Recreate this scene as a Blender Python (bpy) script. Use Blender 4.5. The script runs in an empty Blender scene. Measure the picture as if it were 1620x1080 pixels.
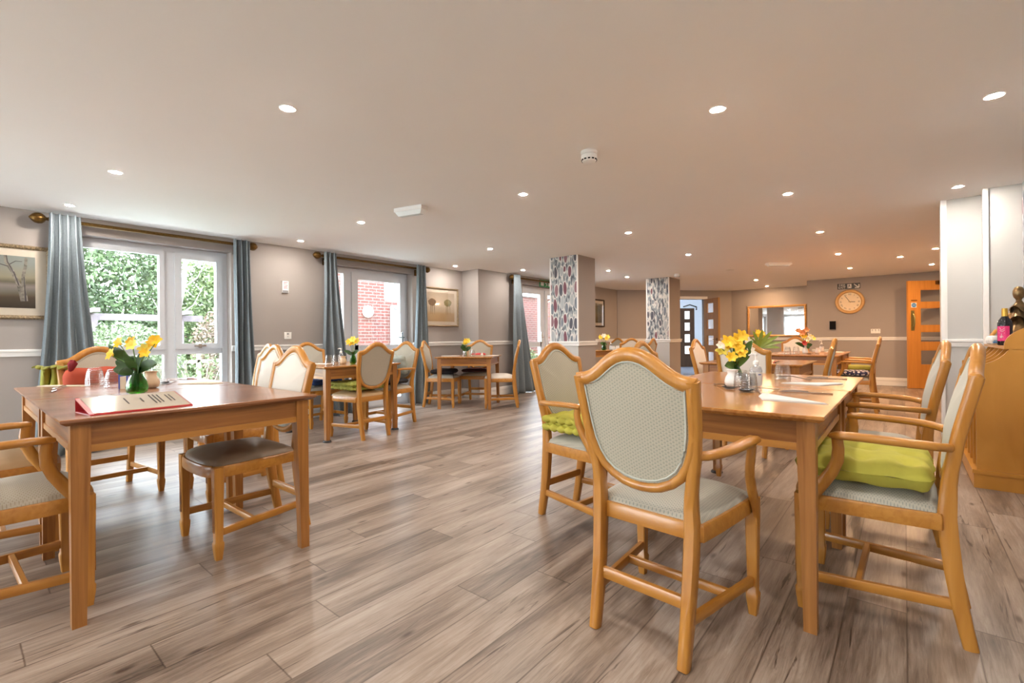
import bpy, bmesh, math, random
from mathutils import Vector, Matrix, noise
random.seed(7)
R = math.radians
S = bpy.context.scene
COL = S.collection
pi = math.pi
# ---------------------------------------------------------------- camera, world, light set-up
H = 1.0244
yaw, roll, F = 0.6968, 0.00941, 741.704
cam = bpy.data.cameras.new('camera'); camo = bpy.data.objects.new('camera', cam); COL.objects.link(camo)
cam.sensor_width = 36; cam.lens = F*36/1620; cam.shift_y = -6.56/1620; cam.clip_start = 0.02; cam.clip_end = 200
fw = Vector((-math.sin(yaw), math.cos(yaw), 0)); rt = Vector((math.cos(yaw), math.sin(yaw), 0)); up = Vector((0, 0, 1))
rr = rt*math.cos(roll) - up*math.sin(roll); uu = up*math.cos(roll) + rt*math.sin(roll)
M = Matrix((rr, uu, -fw)).transposed().to_4x4(); M.translation = (0, 0, H); camo.matrix_world = M
S.camera = camo
S.view_settings.view_transform = 'Standard'; S.view_settings.look = 'None'
S.view_settings.gamma = 1; S.view_settings.use_curve_mapping = False
S.view_settings.exposure = 0.64
W = bpy.data.worlds.new('world'); S.world = W; W.use_nodes = True
wn = W.node_tree; wn.nodes.clear()
wo = wn.nodes.new('ShaderNodeOutputWorld'); wb = wn.nodes.new('ShaderNodeBackground')
wtc = wn.nodes.new('ShaderNodeTexCoord'); wsep = wn.nodes.new('ShaderNodeSeparateXYZ'); wr = wn.nodes.new('ShaderNodeValToRGB')
wn.links.new(wtc.outputs['Generated'], wsep.inputs[0]); wn.links.new(wsep.outputs['Z'], wr.inputs[0])
wr.color_ramp.elements[0].position = 0.0; wr.color_ramp.elements[0].color = (0.92, 0.97, 1, 1)
wr.color_ramp.elements[1].position = 0.7; wr.color_ramp.elements[1].color = (0.72, 0.86, 1, 1)
wn.links.new(wr.outputs[0], wb.inputs[0]); wb.inputs[1].default_value = 15.0
wn.links.new(wb.outputs[0], wo.inputs[0])
sd = bpy.data.lights.new('sun', 'SUN'); sd.energy = 4.0; sd.angle = R(4); sd.color = (1, .95, .88)
so = bpy.data.objects.new('sun', sd); COL.objects.link(so); so.rotation_euler = Vector((-0.25, 0.55, -0.8)).to_track_quat('-Z', 'Y').to_euler()
CH = 2.186    # ceiling height
XL = -5.913   # left wall
# ---------------------------------------------------------------- materials
def newmat(name):
    m = bpy.data.materials.new(name); m.use_nodes = True
    nt = m.node_tree; nt.nodes.clear()
    o = nt.nodes.new('ShaderNodeOutputMaterial'); b = nt.nodes.new('ShaderNodeBsdfPrincipled')
    nt.links.new(b.outputs[0], o.inputs[0])
    return m, nt, b
def nd(nt, t, **k):
    n = nt.nodes.new(t)
    for a, v in k.items():
        if a.startswith('i_'): n.inputs[a[2:].replace('_', ' ')].default_value = v
        else: setattr(n, a, v)
    return n
def ramp(nt, src, stops, interp='LINEAR'):
    r = nt.nodes.new('ShaderNodeValToRGB'); r.color_ramp.interpolation = interp
    e = r.color_ramp.elements
    while len(e) < len(stops): e.new(0.5)
    for i, (p, c) in enumerate(stops): e[i].position = p; e[i].color = (c[0], c[1], c[2], 1)
    nt.links.new(src, r.inputs[0]); return r
def obc(nt, scale=(1, 1, 1), rot=(0, 0, 0), loc=(0, 0, 0), world=False):
    tc = nt.nodes.new('ShaderNodeNewGeometry') if world else nt.nodes.new('ShaderNodeTexCoord')
    mp = nt.nodes.new('ShaderNodeMapping'); mp.inputs['Scale'].default_value = scale; mp.inputs['Rotation'].default_value = rot; mp.inputs['Location'].default_value = loc
    nt.links.new(tc.outputs['Position' if world else 'Object'], mp.inputs[0]); return mp
def bump(nt, b, src, st=.2, dist=.002):
    n = nt.nodes.new('ShaderNodeBump'); n.inputs['Strength'].default_value = st; n.inputs['Distance'].default_value = dist
    nt.links.new(src, n.inputs['Height']); nt.links.new(n.outputs[0], b.inputs['Normal'])
def plain(name, c, rough=.5, metal=0, spec=None, var=0.06, scale=30, emit=None, es=0, bmp=0):
    m, nt, b = newmat(name)
    mp = obc(nt); n = nd(nt, 'ShaderNodeTexNoise'); n.inputs['Scale'].default_value = scale; n.inputs['Detail'].default_value = 3
    nt.links.new(mp.outputs[0], n.inputs[0])
    lo = tuple(max(0, x*(1-var)) for x in c); hi = tuple(min(1, x*(1+var)) for x in c)
    r = ramp(nt, n.outputs[0], [(.3, lo), (.7, hi)]); nt.links.new(r.outputs[0], b.inputs['Base Color'])
    b.inputs['Roughness'].default_value = rough; b.inputs['Metallic'].default_value = metal
    if spec is not None: b.inputs['Specular IOR Level'].default_value = spec
    if emit: b.inputs['Emission Color'].default_value = (*emit, 1); b.inputs['Emission Strength'].default_value = es
    if bmp: bump(nt, b, n.outputs[0], bmp)
    return m
def wood(name, c1, c2, scale=(30, 30, 2.5), rough=.32, coat=.25, fine=6, contrast=(.3, .7), world=False):
    m, nt, b = newmat(name)
    mp = obc(nt, scale, world=world)
    n = nd(nt, 'ShaderNodeTexNoise'); n.inputs['Scale'].default_value = 1; n.inputs['Detail'].default_value = fine; n.inputs['Distortion'].default_value = .6
    nt.links.new(mp.outputs[0], n.inputs[0])
    r = ramp(nt, n.outputs[0], [(contrast[0], c1), (contrast[1], c2)])
    nt.links.new(r.outputs[0], b.inputs['Base Color'])
    b.inputs['Roughness'].default_value = rough; b.inputs['Coat Weight'].default_value = coat; b.inputs['Coat Roughness'].default_value = .18
    bump(nt, b, n.outputs[0], .08, .001)
    return m
def woven(name, base, dot, cell=.011, rough=.9, plane='xz'):
    m, nt, b = newmat(name)
    tc = nt.nodes.new('ShaderNodeTexCoord'); sp = nt.nodes.new('ShaderNodeSeparateXYZ'); cb = nt.nodes.new('ShaderNodeCombineXYZ')
    nt.links.new(tc.outputs['Object'], sp.inputs[0]); nt.links.new(sp.outputs['X'], cb.inputs[0]); nt.links.new(sp.outputs['Z' if plane == 'xz' else 'Y'], cb.inputs[1])
    mp = nt.nodes.new('ShaderNodeMapping'); mp.inputs['Scale'].default_value = (.8/cell, 1.25/cell, 1); nt.links.new(cb.outputs[0], mp.inputs[0])
    rt_ = nt.nodes.new('ShaderNodeMapping'); rt_.inputs['Rotation'].default_value = (0, 0, R(45)); nt.links.new(mp.outputs[0], rt_.inputs[0])
    v = nd(nt, 'ShaderNodeTexVoronoi', voronoi_dimensions='2D'); v.inputs['Scale'].default_value = 1; v.inputs['Randomness'].default_value = .08
    nt.links.new(rt_.outputs[0], v.inputs[0])
    mp2 = obc(nt, (500, 500, 500)); n = nd(nt, 'ShaderNodeTexNoise'); n.inputs['Scale'].default_value = 1; nt.links.new(mp2.outputs[0], n.inputs[0])
    r = ramp(nt, v.outputs['Distance'], [(.20, dot), (.40, base), (.62, tuple(c*.86 for c in base))])
    mx = nd(nt, 'ShaderNodeMix', data_type='RGBA', blend_type='MULTIPLY'); mx.inputs[0].default_value = .3
    nt.links.new(r.outputs[0], mx.inputs[6]); nt.links.new(n.outputs[0], mx.inputs[7])
    nt.links.new(mx.outputs[2], b.inputs['Base Color']); b.inputs['Roughness'].default_value = rough
    b.inputs['Sheen Weight'].default_value = .2
    bump(nt, b, v.outputs['Distance'], .4, .0015)
    return m
def glassy(name, tint=(1, 1, 1), rough=.02, mixf=.12, pattern=0):
    m = bpy.data.materials.new(name); m.use_nodes = True; nt = m.node_tree; nt.nodes.clear()
    o = nd(nt, 'ShaderNodeOutputMaterial'); t = nd(nt, 'ShaderNodeBsdfTransparent'); g = nd(nt, 'ShaderNodeBsdfGlossy'); mx = nd(nt, 'ShaderNodeMixShader')
    t.inputs[0].default_value = (*tint, 1); g.inputs['Roughness'].default_value = rough
    fr = nd(nt, 'ShaderNodeLayerWeight'); fr.inputs[0].default_value = .35
    ma = nd(nt, 'ShaderNodeMath', operation='MULTIPLY_ADD'); ma.inputs[1].default_value = .45; ma.inputs[2].default_value = mixf
    nt.links.new(fr.outputs['Facing'], ma.inputs[0]); nt.links.new(ma.outputs[0], mx.inputs[0])
    nt.links.new(t.outputs[0], mx.inputs[1]); nt.links.new(g.outputs[0], mx.inputs[2]); nt.links.new(mx.outputs[0], o.inputs[0])
    if pattern:
        mp = obc(nt, (pattern,)*3); v = nd(nt, 'ShaderNodeTexVoronoi'); v.inputs['Scale'].default_value = 1; v.inputs['Randomness'].default_value = .1
        nt.links.new(mp.outputs[0], v.inputs[0]); bp = nd(nt, 'ShaderNodeBump'); bp.inputs['Strength'].default_value = 1; bp.inputs['Distance'].default_value = .003
        nt.links.new(v.outputs['Distance'], bp.inputs['Height']); nt.links.new(bp.outputs[0], g.inputs['Normal']); nt.links.new(bp.outputs[0], fr.inputs['Normal'])
    return m
m = {}
BEECH1, BEECH2 = (.40, .158, .020), (.52, .235, .040)
m['beech'] = wood('beech_wood', BEECH1, BEECH2, (38, 38, 3))
m['beech_y'] = wood('beech_wood_lengthwise', BEECH1, BEECH2, (38, 3, 38))
m['beech_x'] = wood('beech_wood_crosswise', BEECH1, BEECH2, (3, 38, 38))
m['oak_leg'] = wood('oak_leg_wood', (.27, .105, .022), (.44, .19, .045), (60, 60, 2.2), .38, .15, 8)
m['oak_rail'] = wood('oak_rail_wood', (.20, .075, .018), (.40, .165, .04), (2.0, 2.0, 34), .4, .15, 8)
m['oak_lip'] = wood('oak_lip_wood', (.42, .18, .035), (.52, .24, .055), (3, 3, 40), .35, .2, 5)
m['oak_top'] = wood('oak_table_top', (.36, .14, .032), (.52, .235, .065), (34, 2.2, 34), .22, .35, 8, (.35, .65))
m['oak_top_shaded'] = wood('open_grain_oak_top_shaded', (.17, .065, .03), (.40, .18, .085), (26, 2.0, 26), .26, .35, 9, (.38, .60))  # same oak as the other tops, its different lighting put into the colour
m['birch_ply'] = wood('sideboard_wood', (.47, .20, .025), (.58, .27, .045), (6, 6, 2.2), .35, .2, 3)
m['door_orange'] = wood('honey_oak_door', (.50, .20, .035), (.60, .26, .05), (26, 26, 1.6), .35, .2)
m['door_brown'] = wood('brown_oak_door', (.28, .14, .038), (.36, .19, .055), (26, 26, 1.6), .6, 0)
m['door_dark'] = wood('dark_oak_door', (.022, .012, .007), (.04, .022, .013), (26, 26, 1.6), .8, 0)
m['door_dark'].node_tree.nodes['Principled BSDF'].inputs['Specular IOR Level'].default_value = .1
m['mirror_wood'] = wood('mirror_frame_wood', (.42, .21, .06), (.58, .32, .11), (20, 3, 20), .35, .2)
m['pergola'] = wood('weathered_timber', (.10, .08, .09), (.16, .13, .14), (10, 10, 10), .8, 0)
m['fabric'] = woven('woven_sage_fabric', (.55, .50, .39), (.36, .36, .29))
m['fabric_g'] = woven('woven_grey_fabric', (.58, .545, .45), (.35, .36, .32), .008)
m['fabric_tan'] = woven('woven_tan_fabric', (.55, .50, .40), (.40, .35, .27), .009)
for k_ in ('fabric', 'fabric_g', 'fabric_tan'):
    c_ = {'fabric': ((.55, .50, .39), (.36, .36, .29), .011), 'fabric_g': ((.58, .545, .45), (.35, .36, .32), .008), 'fabric_tan': ((.55, .50, .40), (.40, .35, .27), .009)}[k_]
    m[k_+'_seat'] = woven('seat_'+k_, c_[0], c_[1], c_[2], plane='xy')
m['fabric_plain'] = plain('plain_cream_fabric', (.60, .555, .49), .75, var=.03, scale=300, bmp=.1)
m['fabric_cream'] = plain('pale_cream_fabric', (.80, .74, .66), .8, var=.03, scale=300, bmp=.1)
m['piping'] = plain('sage_piping', (.50, .52, .46), .8)
m['leather'] = plain('brown_vinyl', (.26, .19, .13), .42, var=.08, scale=12)
m['leather_tan'] = plain('tan_vinyl', (.50, .34, .18), .45, var=.06, scale=12)
m['lime'] = plain('lime_cotton', (.46, .43, .06), .85, var=.10, scale=14, bmp=.2)
m['olive'] = plain('olive_cotton', (.26, .26, .04), .85, var=.18, scale=14, bmp=.2)
m['moss'] = plain('moss_green_cotton', (.36, .37, .07), .85, var=.12, scale=14, bmp=.2)
m['blue_c'] = plain('navy_blue_cotton', (.015, .045, .16), .8, var=.2)
m['red_c'] = plain('brick_red_cotton', (.46, .075, .035), .85, var=.12, scale=9)
m['red_p'] = plain('red_plastic', (.50, .02, .03), .35, var=.03)
m['crimson'] = plain('crimson_cotton', (.22, .01, .018), .8)
m['maroon'] = plain('maroon_cotton', (.06, .012, .014), .8)
m['black_c'] = plain('black_cloth', (.012, .011, .016), .8, var=.3)
m['sagegrey'] = plain('grey_green_cotton', (.36, .40, .36), .85)
m['white'] = plain('white_paint', (.80, .79, .77), .45, var=.01)
m['upvc'] = plain('white_window_plastic', (.66, .69, .74), .3, var=.01)
m['paper'] = plain('white_paper', (.70, .69, .67), .7, var=.01)
m['paper_tan'] = plain('cream_paper', (.66, .56, .42), .7, var=.02)
m['ink'] = plain('dark_print', (.07, .06, .06), .7)
m['china'] = plain('white_china', (.82, .81, .78), .2, var=.01)
m['cream_china'] = plain('cream_china', (.62, .46, .30), .3, var=.04)
m['metal'] = plain('stainless_steel', (.62, .60, .58), .22, 1, var=.02)
m['metal_dark'] = plain('dark_steel', (.10, .09, .085), .3, .9)
m['brass'] = plain('antique_brass', (.13, .07, .018), .38, .85, var=.25, scale=60)
m['brass_h'] = plain('aged_brass_handle', (.30, .26, .10), .4, .8)
m['rubber'] = plain('black_rubber', (.02, .018, .018), .5)
m['black'] = plain('black_plastic', (.012, .012, .012), .4)
m['curtain'] = plain('blue_grey_curtain', (.19, .225, .25), .9, var=.08, scale=60, bmp=.1)
m['ceiling'] = plain('ceiling_paint', (.90, .89, .88), .9, var=.006, scale=3)
m['wall'] = plain('taupe_wall_paint', (.33, .295, .275), .85, var=.012, scale=4)
m['wall_pale'] = plain('pale_wall_paint', (.50, .49, .47), .85, var=.01, scale=4)
m['hall'] = plain('pale_blue_wall_paint', (.50, .56, .64), .85, var=.01)
m['hallfloor'] = plain('slate_grey_carpet', (.10, .11, .14), .95, var=.3, scale=80)
m['glass'] = glassy('window_glass', (.97, .98, .98), .0, .03)
m['tumbler'] = glassy('tumbler_glass', (.985, .99, .99), .03, .05, 90)
m['clear'] = glassy('clear_glass', (.98, .99, .99), .03, .05)
m['greenglass'] = glassy('green_vase_glass', (.30, .62, .22), .03, .03)
m['frostplastic'] = glassy('clear_plastic', (.90, .91, .95), .15, .12)
m['mirror'] = plain('mirror_silver', (.9, .9, .9), .02, 1, var=0)
m['lampglow'] = plain('lamp_glow', (1, .9, .75), .5, emit=(1, .91, .82), es=1100)
m['lampglow_warm'] = plain('lamp_glow_warm', (1, .8, .6), .5, emit=(1, .62, .34), es=2200)
m['diffuser'] = plain('lamp_diffuser', (.80, .84, .84), .2, var=.02)
m['petal'] = plain('yellow_petal', (.85, .52, .02), .55, var=.12, scale=25)
m['petal_lemon'] = plain('lemon_petal', (.85, .72, .12), .55, var=.1, scale=25)
m['petal_pale'] = plain('pale_cream_petal', (.84, .76, .62), .55, var=.05)
m['petal_peach'] = plain('peach_petal', (.72, .30, .12), .55, var=.1)
m['petal_red'] = plain('red_petal', (.45, .03, .03), .55, var=.1)
m['leaf'] = plain('green_leaf', (.08, .17, .03), .45, var=.3, scale=20)
m['leaf_dark'] = plain('dark_green_leaf', (.035, .09, .02), .4, var=.3, scale=20)
m['fatsia'] = plain('fatsia_leaf', (.22, .28, .04), .4, var=.2, scale=12)
m['stem'] = plain('green_stem', (.10, .22, .04), .5)
m['lawn'] = plain('lawn_grass', (.10, .145, .045), .95, var=.25, scale=8)
m['leafA'] = plain('evergreen_foliage', (.075, .115, .05), .7, var=.5, scale=2)
m['leafB'] = plain('yellow_green_foliage', (.12, .165, .065), .7, var=.4, scale=2)
m['leafC'] = plain('pale_sage_foliage', (.14, .175, .095), .7, var=.35, scale=2)
m['leafD'] = plain('pinkish_foliage', (.20, .145, .11), .7, var=.35, scale=2)
m['bark'] = plain('birch_bark', (.22, .205, .19), .8, var=.3, scale=9)
m['twig'] = plain('brown_twig', (.22, .18, .14), .8)
m['rooftile'] = plain('grey_roof_tile', (.45, .44, .44), .8, var=.15, scale=6)
m['patio'] = plain('pale_bounce_paving', (.70, .69, .66), .9, var=.1, scale=3)  # kept pale so it throws daylight up onto the ceiling
m['gilt'] = plain('distressed_gilt', (.26, .19, .11), .5, .3, var=.6, scale=90)
m['gilt_dark'] = plain('dark_bronze_frame', (.05, .028, .014), .5, .3, var=.5, scale=90)
m['mount'] = plain('cream_mount', (.62, .55, .45), .8, var=.01)
m['bronze'] = plain('bronze_cast', (.20, .13, .06), .33, .85, var=.5, scale=20)
m['wine'] = plain('dark_wine_glass', (.008, .006, .010), .08, var=0)
m['pink'] = plain('pink_label', (.72, .04, .20), .5, var=.02)
m['gold'] = plain('gold_foil', (.60, .36, .06), .35, .6)
m['blue_s'] = plain('blue_sign', (.03, .22, .55), .5)
m['green_s'] = plain('green_sign', (.01, .20, .06), .5)
m['blue_p'] = plain('blue_print', (.02, .06, .35), .5)
m['clockface'] = plain('cream_dial', (.76, .62, .42), .5, var=.02)
m['clockrim'] = plain('honey_wood_rim', (.58, .34, .12), .35, var=.06)
m['duct'] = plain('grey_grille', (.25, .25, .26), .5)

def mat_floor():
    mm, nt, b = newmat('plank_floor')
    g = nd(nt, 'ShaderNodeNewGeometry'); sp = nd(nt, 'ShaderNodeSeparateXYZ'); nt.links.new(g.outputs['Position'], sp.inputs[0])
    def math_(op, a, bb=None, c=None):
        n = nd(nt, 'ShaderNodeMath', operation=op)
        for i, v in enumerate((a, bb, c)):
            if v is None: continue
            if isinstance(v, (int, float)): n.inputs[i].default_value = v
            else: nt.links.new(v, n.inputs[i])
        return n.outputs[0]
    PW, PL = .178, 1.22
    u = math_('DIVIDE', sp.outputs['X'], PW); iu = math_('FLOOR', u); fu = math_('FRACT', u)
    wn1 = nd(nt, 'ShaderNodeTexWhiteNoise', noise_dimensions='1D'); nt.links.new(iu, wn1.inputs['W'])
    v = math_('ADD', math_('DIVIDE', sp.outputs['Y'], PL), wn1.outputs['Value']); iv = math_('FLOOR', v); fv = math_('FRACT', v)
    cb = nd(nt, 'ShaderNodeCombineXYZ'); nt.links.new(iu, cb.inputs[0]); nt.links.new(iv, cb.inputs[1])
    wn2 = nd(nt, 'ShaderNodeTexWhiteNoise', noise_dimensions='2D'); nt.links.new(cb.outputs[0], wn2.inputs['Vector'])
    # grain coordinates, shifted per board
    off = nd(nt, 'ShaderNodeVectorMath', operation='SCALE'); nt.links.new(wn2.outputs['Color'], off.inputs[0]); off.inputs['Scale'].default_value = 40
    ad = nd(nt, 'ShaderNodeVectorMath', operation='ADD'); nt.links.new(g.outputs['Position'], ad.inputs[0]); nt.links.new(off.outputs[0], ad.inputs[1])
    def tex(scale, detail, dist=0.0, rough=.6):
        mp = nd(nt, 'ShaderNodeMapping'); mp.inputs['Scale'].default_value = scale; nt.links.new(ad.outputs[0], mp.inputs[0])
        n = nd(nt, 'ShaderNodeTexNoise'); n.inputs['Scale'].default_value = 1; n.inputs['Detail'].default_value = detail; n.inputs['Distortion'].default_value = dist; n.inputs['Roughness'].default_value = rough
        nt.links.new(mp.outputs[0], n.inputs[0]); return n.outputs[0]
    broad = tex((7, .75, 7), 4, .8); grain = tex((85, 4.5, 85), 8, .9, .75); crack = tex((24, 1.5, 24), 4, 1.6, .6)
    t = math_('ADD', math_('MULTIPLY', broad, .56), math_('MULTIPLY', grain, .42))
    t = math_('ADD', t, math_('MULTIPLY', wn2.outputs['Value'], .09))
    base = ramp(nt, t, [(.34, (.055, .038, .028)), (.45, (.165, .120, .090)), (.56, (.30, .230, .180)), (.70, (.45, .375, .315))])
    ck = ramp(nt, crack, [(.31, (.22, .17, .15)), (.37, (1, 1, 1))])
    mx = nd(nt, 'ShaderNodeMix', data_type='RGBA', blend_type='MULTIPLY'); mx.inputs[0].default_value = .9
    nt.links.new(base.outputs[0], mx.inputs[6]); nt.links.new(ck.outputs[0], mx.inputs[7])
    # knots
    mpk = nd(nt, 'ShaderNodeMapping'); mpk.inputs['Scale'].default_value = (3.1, 1.1, 1); nt.links.new(ad.outputs[0], mpk.inputs[0])
    vk = nd(nt, 'ShaderNodeTexVoronoi', voronoi_dimensions='2D'); vk.inputs['Scale'].default_value = 1; nt.links.new(mpk.outputs[0], vk.inputs[0])
    kn = ramp(nt, vk.outputs['Distance'], [(.012, (.25, .18, .15)), (.045, (1, 1, 1))])
    mk = nd(nt, 'ShaderNodeMix', data_type='RGBA', blend_type='MULTIPLY'); mk.inputs[0].default_value = .85
    nt.links.new(mx.outputs[2], mk.inputs[6]); nt.links.new(kn.outputs[0], mk.inputs[7])
    # seams
    su = math_('MINIMUM', fu, math_('SUBTRACT', 1, fu)); su = math_('MULTIPLY', su, PW)
    sv = math_('MINIMUM', fv, math_('SUBTRACT', 1, fv)); sv = math_('MULTIPLY', sv, PL)
    s = math_('MINIMUM', su, sv); sr = ramp(nt, s, [(.0, (.35, .3, .28)), (.0022, (1, 1, 1))])
    ms = nd(nt, 'ShaderNodeMix', data_type='RGBA', blend_type='MULTIPLY'); ms.inputs[0].default_value = 1
    nt.links.new(mk.outputs[2], ms.inputs[6]); nt.links.new(sr.outputs[0], ms.inputs[7])
    nt.links.new(ms.outputs[2], b.inputs['Base Color'])
    rg = ramp(nt, grain, [(.3, (.30,)*3), (.7, (.42,)*3)]); nt.links.new(rg.outputs[0], b.inputs['Roughness'])
    b.inputs['Specular IOR Level'].default_value = .55
    bump(nt, b, grain, .12, .0015)
    return mm
m['floor'] = mat_floor()
def mat_wallpaper():
    mm, nt, b = newmat('feather_wallpaper')
    mp = obc(nt, (12, 12, 4.2), world=True)
    dn = nd(nt, 'ShaderNodeTexNoise'); dn.inputs['Scale'].default_value = 1.3; nt.links.new(mp.outputs[0], dn.inputs[0])
    add = nd(nt, 'ShaderNodeMix', data_type='RGBA', blend_type='LINEAR_LIGHT'); add.inputs[0].default_value = .16
    nt.links.new(mp.outputs[0], add.inputs[6]); nt.links.new(dn.outputs['Color'], add.inputs[7])
    v = nd(nt, 'ShaderNodeTexVoronoi'); v.inputs['Scale'].default_value = 1; v.inputs['Randomness'].default_value = .5; nt.links.new(add.outputs[2], v.inputs[0])
    sp = nd(nt, 'ShaderNodeSeparateColor'); nt.links.new(v.outputs['Color'], sp.inputs[0])
    core = ramp(nt, sp.outputs[0], [(0, (.16, .05, .07)), (.25, (.07, .07, .09)), (.45, (.24, .12, .14)), (.62, (.16, .18, .21)), (.82, (.36, .37, .38))], 'CONSTANT')
    mask = ramp(nt, v.outputs['Distance'], [(.0, (1, 1, 1)), (.36, (1, 1, 1)), (.39, (0, 0, 0)), (.5, (0, 0, 0))])
    mp2 = obc(nt, (34, 34, 11), world=True); n2 = nd(nt, 'ShaderNodeTexNoise'); n2.inputs['Scale'].default_value = 1; nt.links.new(mp2.outputs[0], n2.inputs[0])
    bg = ramp(nt, n2.outputs[0], [(.36, (.07, .07, .09)), (.46, (.20, .23, .25)), (.54, (.36, .37, .37)), (.62, (.58, .55, .51))])
    ring = ramp(nt, v.outputs['Distance'], [(.36, (0, 0, 0)), (.39, (1, 1, 1)), (.43, (1, 1, 1)), (.46, (0, 0, 0))])
    m1 = nd(nt, 'ShaderNodeMix', data_type='RGBA'); nt.links.new(mask.outputs[0], m1.inputs[0]); nt.links.new(bg.outputs[0], m1.inputs[6]); nt.links.new(core.outputs[0], m1.inputs[7])
    m2 = nd(nt, 'ShaderNodeMix', data_type='RGBA'); nt.links.new(ring.outputs[0], m2.inputs[0]); nt.links.new(m1.outputs[2], m2.inputs[6]); m2.inputs[7].default_value = (.62, .58, .55, 1)
    nt.links.new(m2.outputs[2], b.inputs['Base Color']); b.inputs['Roughness'].default_value = .6
    return mm
m['wallpaper'] = mat_wallpaper()
def mat_brick():
    mm, nt, b = newmat('red_brick')
    g = nd(nt, 'ShaderNodeNewGeometry'); sp = nd(nt, 'ShaderNodeSeparateXYZ'); nt.links.new(g.outputs['Position'], sp.inputs[0])
    cb = nd(nt, 'ShaderNodeCombineXYZ'); nt.links.new(sp.outputs['Y'], cb.inputs[0]); nt.links.new(sp.outputs['Z'], cb.inputs[1])
    br = nd(nt, 'ShaderNodeTexBrick'); nt.links.new(cb.outputs[0], br.inputs[0]); br.inputs['Scale'].default_value = 1
    br.inputs['Brick Width'].default_value = .225; br.inputs['Row Height'].default_value = .075; br.inputs['Mortar Size'].default_value = .008
    br.inputs['Color1'].default_value = (.125, .032, .024, 1); br.inputs['Color2'].default_value = (.09, .026, .019, 1); br.inputs['Mortar'].default_value = (.15, .125, .11, 1)
    nt.links.new(br.outputs[0], b.inputs['Base Color']); b.inputs['Roughness'].default_value = .9
    return mm
m['brick'] = mat_brick()
def mat_floral():
    mm, nt, b = newmat('navy_floral_cotton')
    mp = obc(nt, (28, 28, 28)); v = nd(nt, 'ShaderNodeTexVoronoi'); v.inputs['Scale'].default_value = 1; nt.links.new(mp.outputs[0], v.inputs[0])
    r = ramp(nt, v.outputs['Distance'], [(.0, (.5, .2, .3)), (.2, (.75, .68, .72)), (.42, (.75, .7, .7)), (.46, (.02, .02, .07))])
    nt.links.new(r.outputs[0], b.inputs['Base Color']); b.inputs['Roughness'].default_value = .85
    return mm
m['floral'] = mat_floral()
def mat_art(name, stops, nscale=(3, 3, 12), amt=.08, rot=0):
    mm, nt, b = newmat(name)
    tc = nd(nt, 'ShaderNodeTexCoord'); sp = nd(nt, 'ShaderNodeSeparateXYZ'); nt.links.new(tc.outputs['Object'], sp.inputs[0])
    mp = obc(nt, nscale); n = nd(nt, 'ShaderNodeTexNoise'); n.inputs['Scale'].default_value = 1; n.inputs['Detail'].default_value = 5; nt.links.new(mp.outputs[0], n.inputs[0])
    a = nd(nt, 'ShaderNodeMath', operation='MULTIPLY_ADD'); nt.links.new(n.outputs[0], a.inputs[0]); a.inputs[1].default_value = amt
    nt.links.new(sp.outputs['Z'], a.inputs[2])
    r = ramp(nt, a.outputs[0], stops); nt.links.new(r.outputs[0], b.inputs['Base Color']); b.inputs['Roughness'].default_value = .35
    return mm
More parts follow.
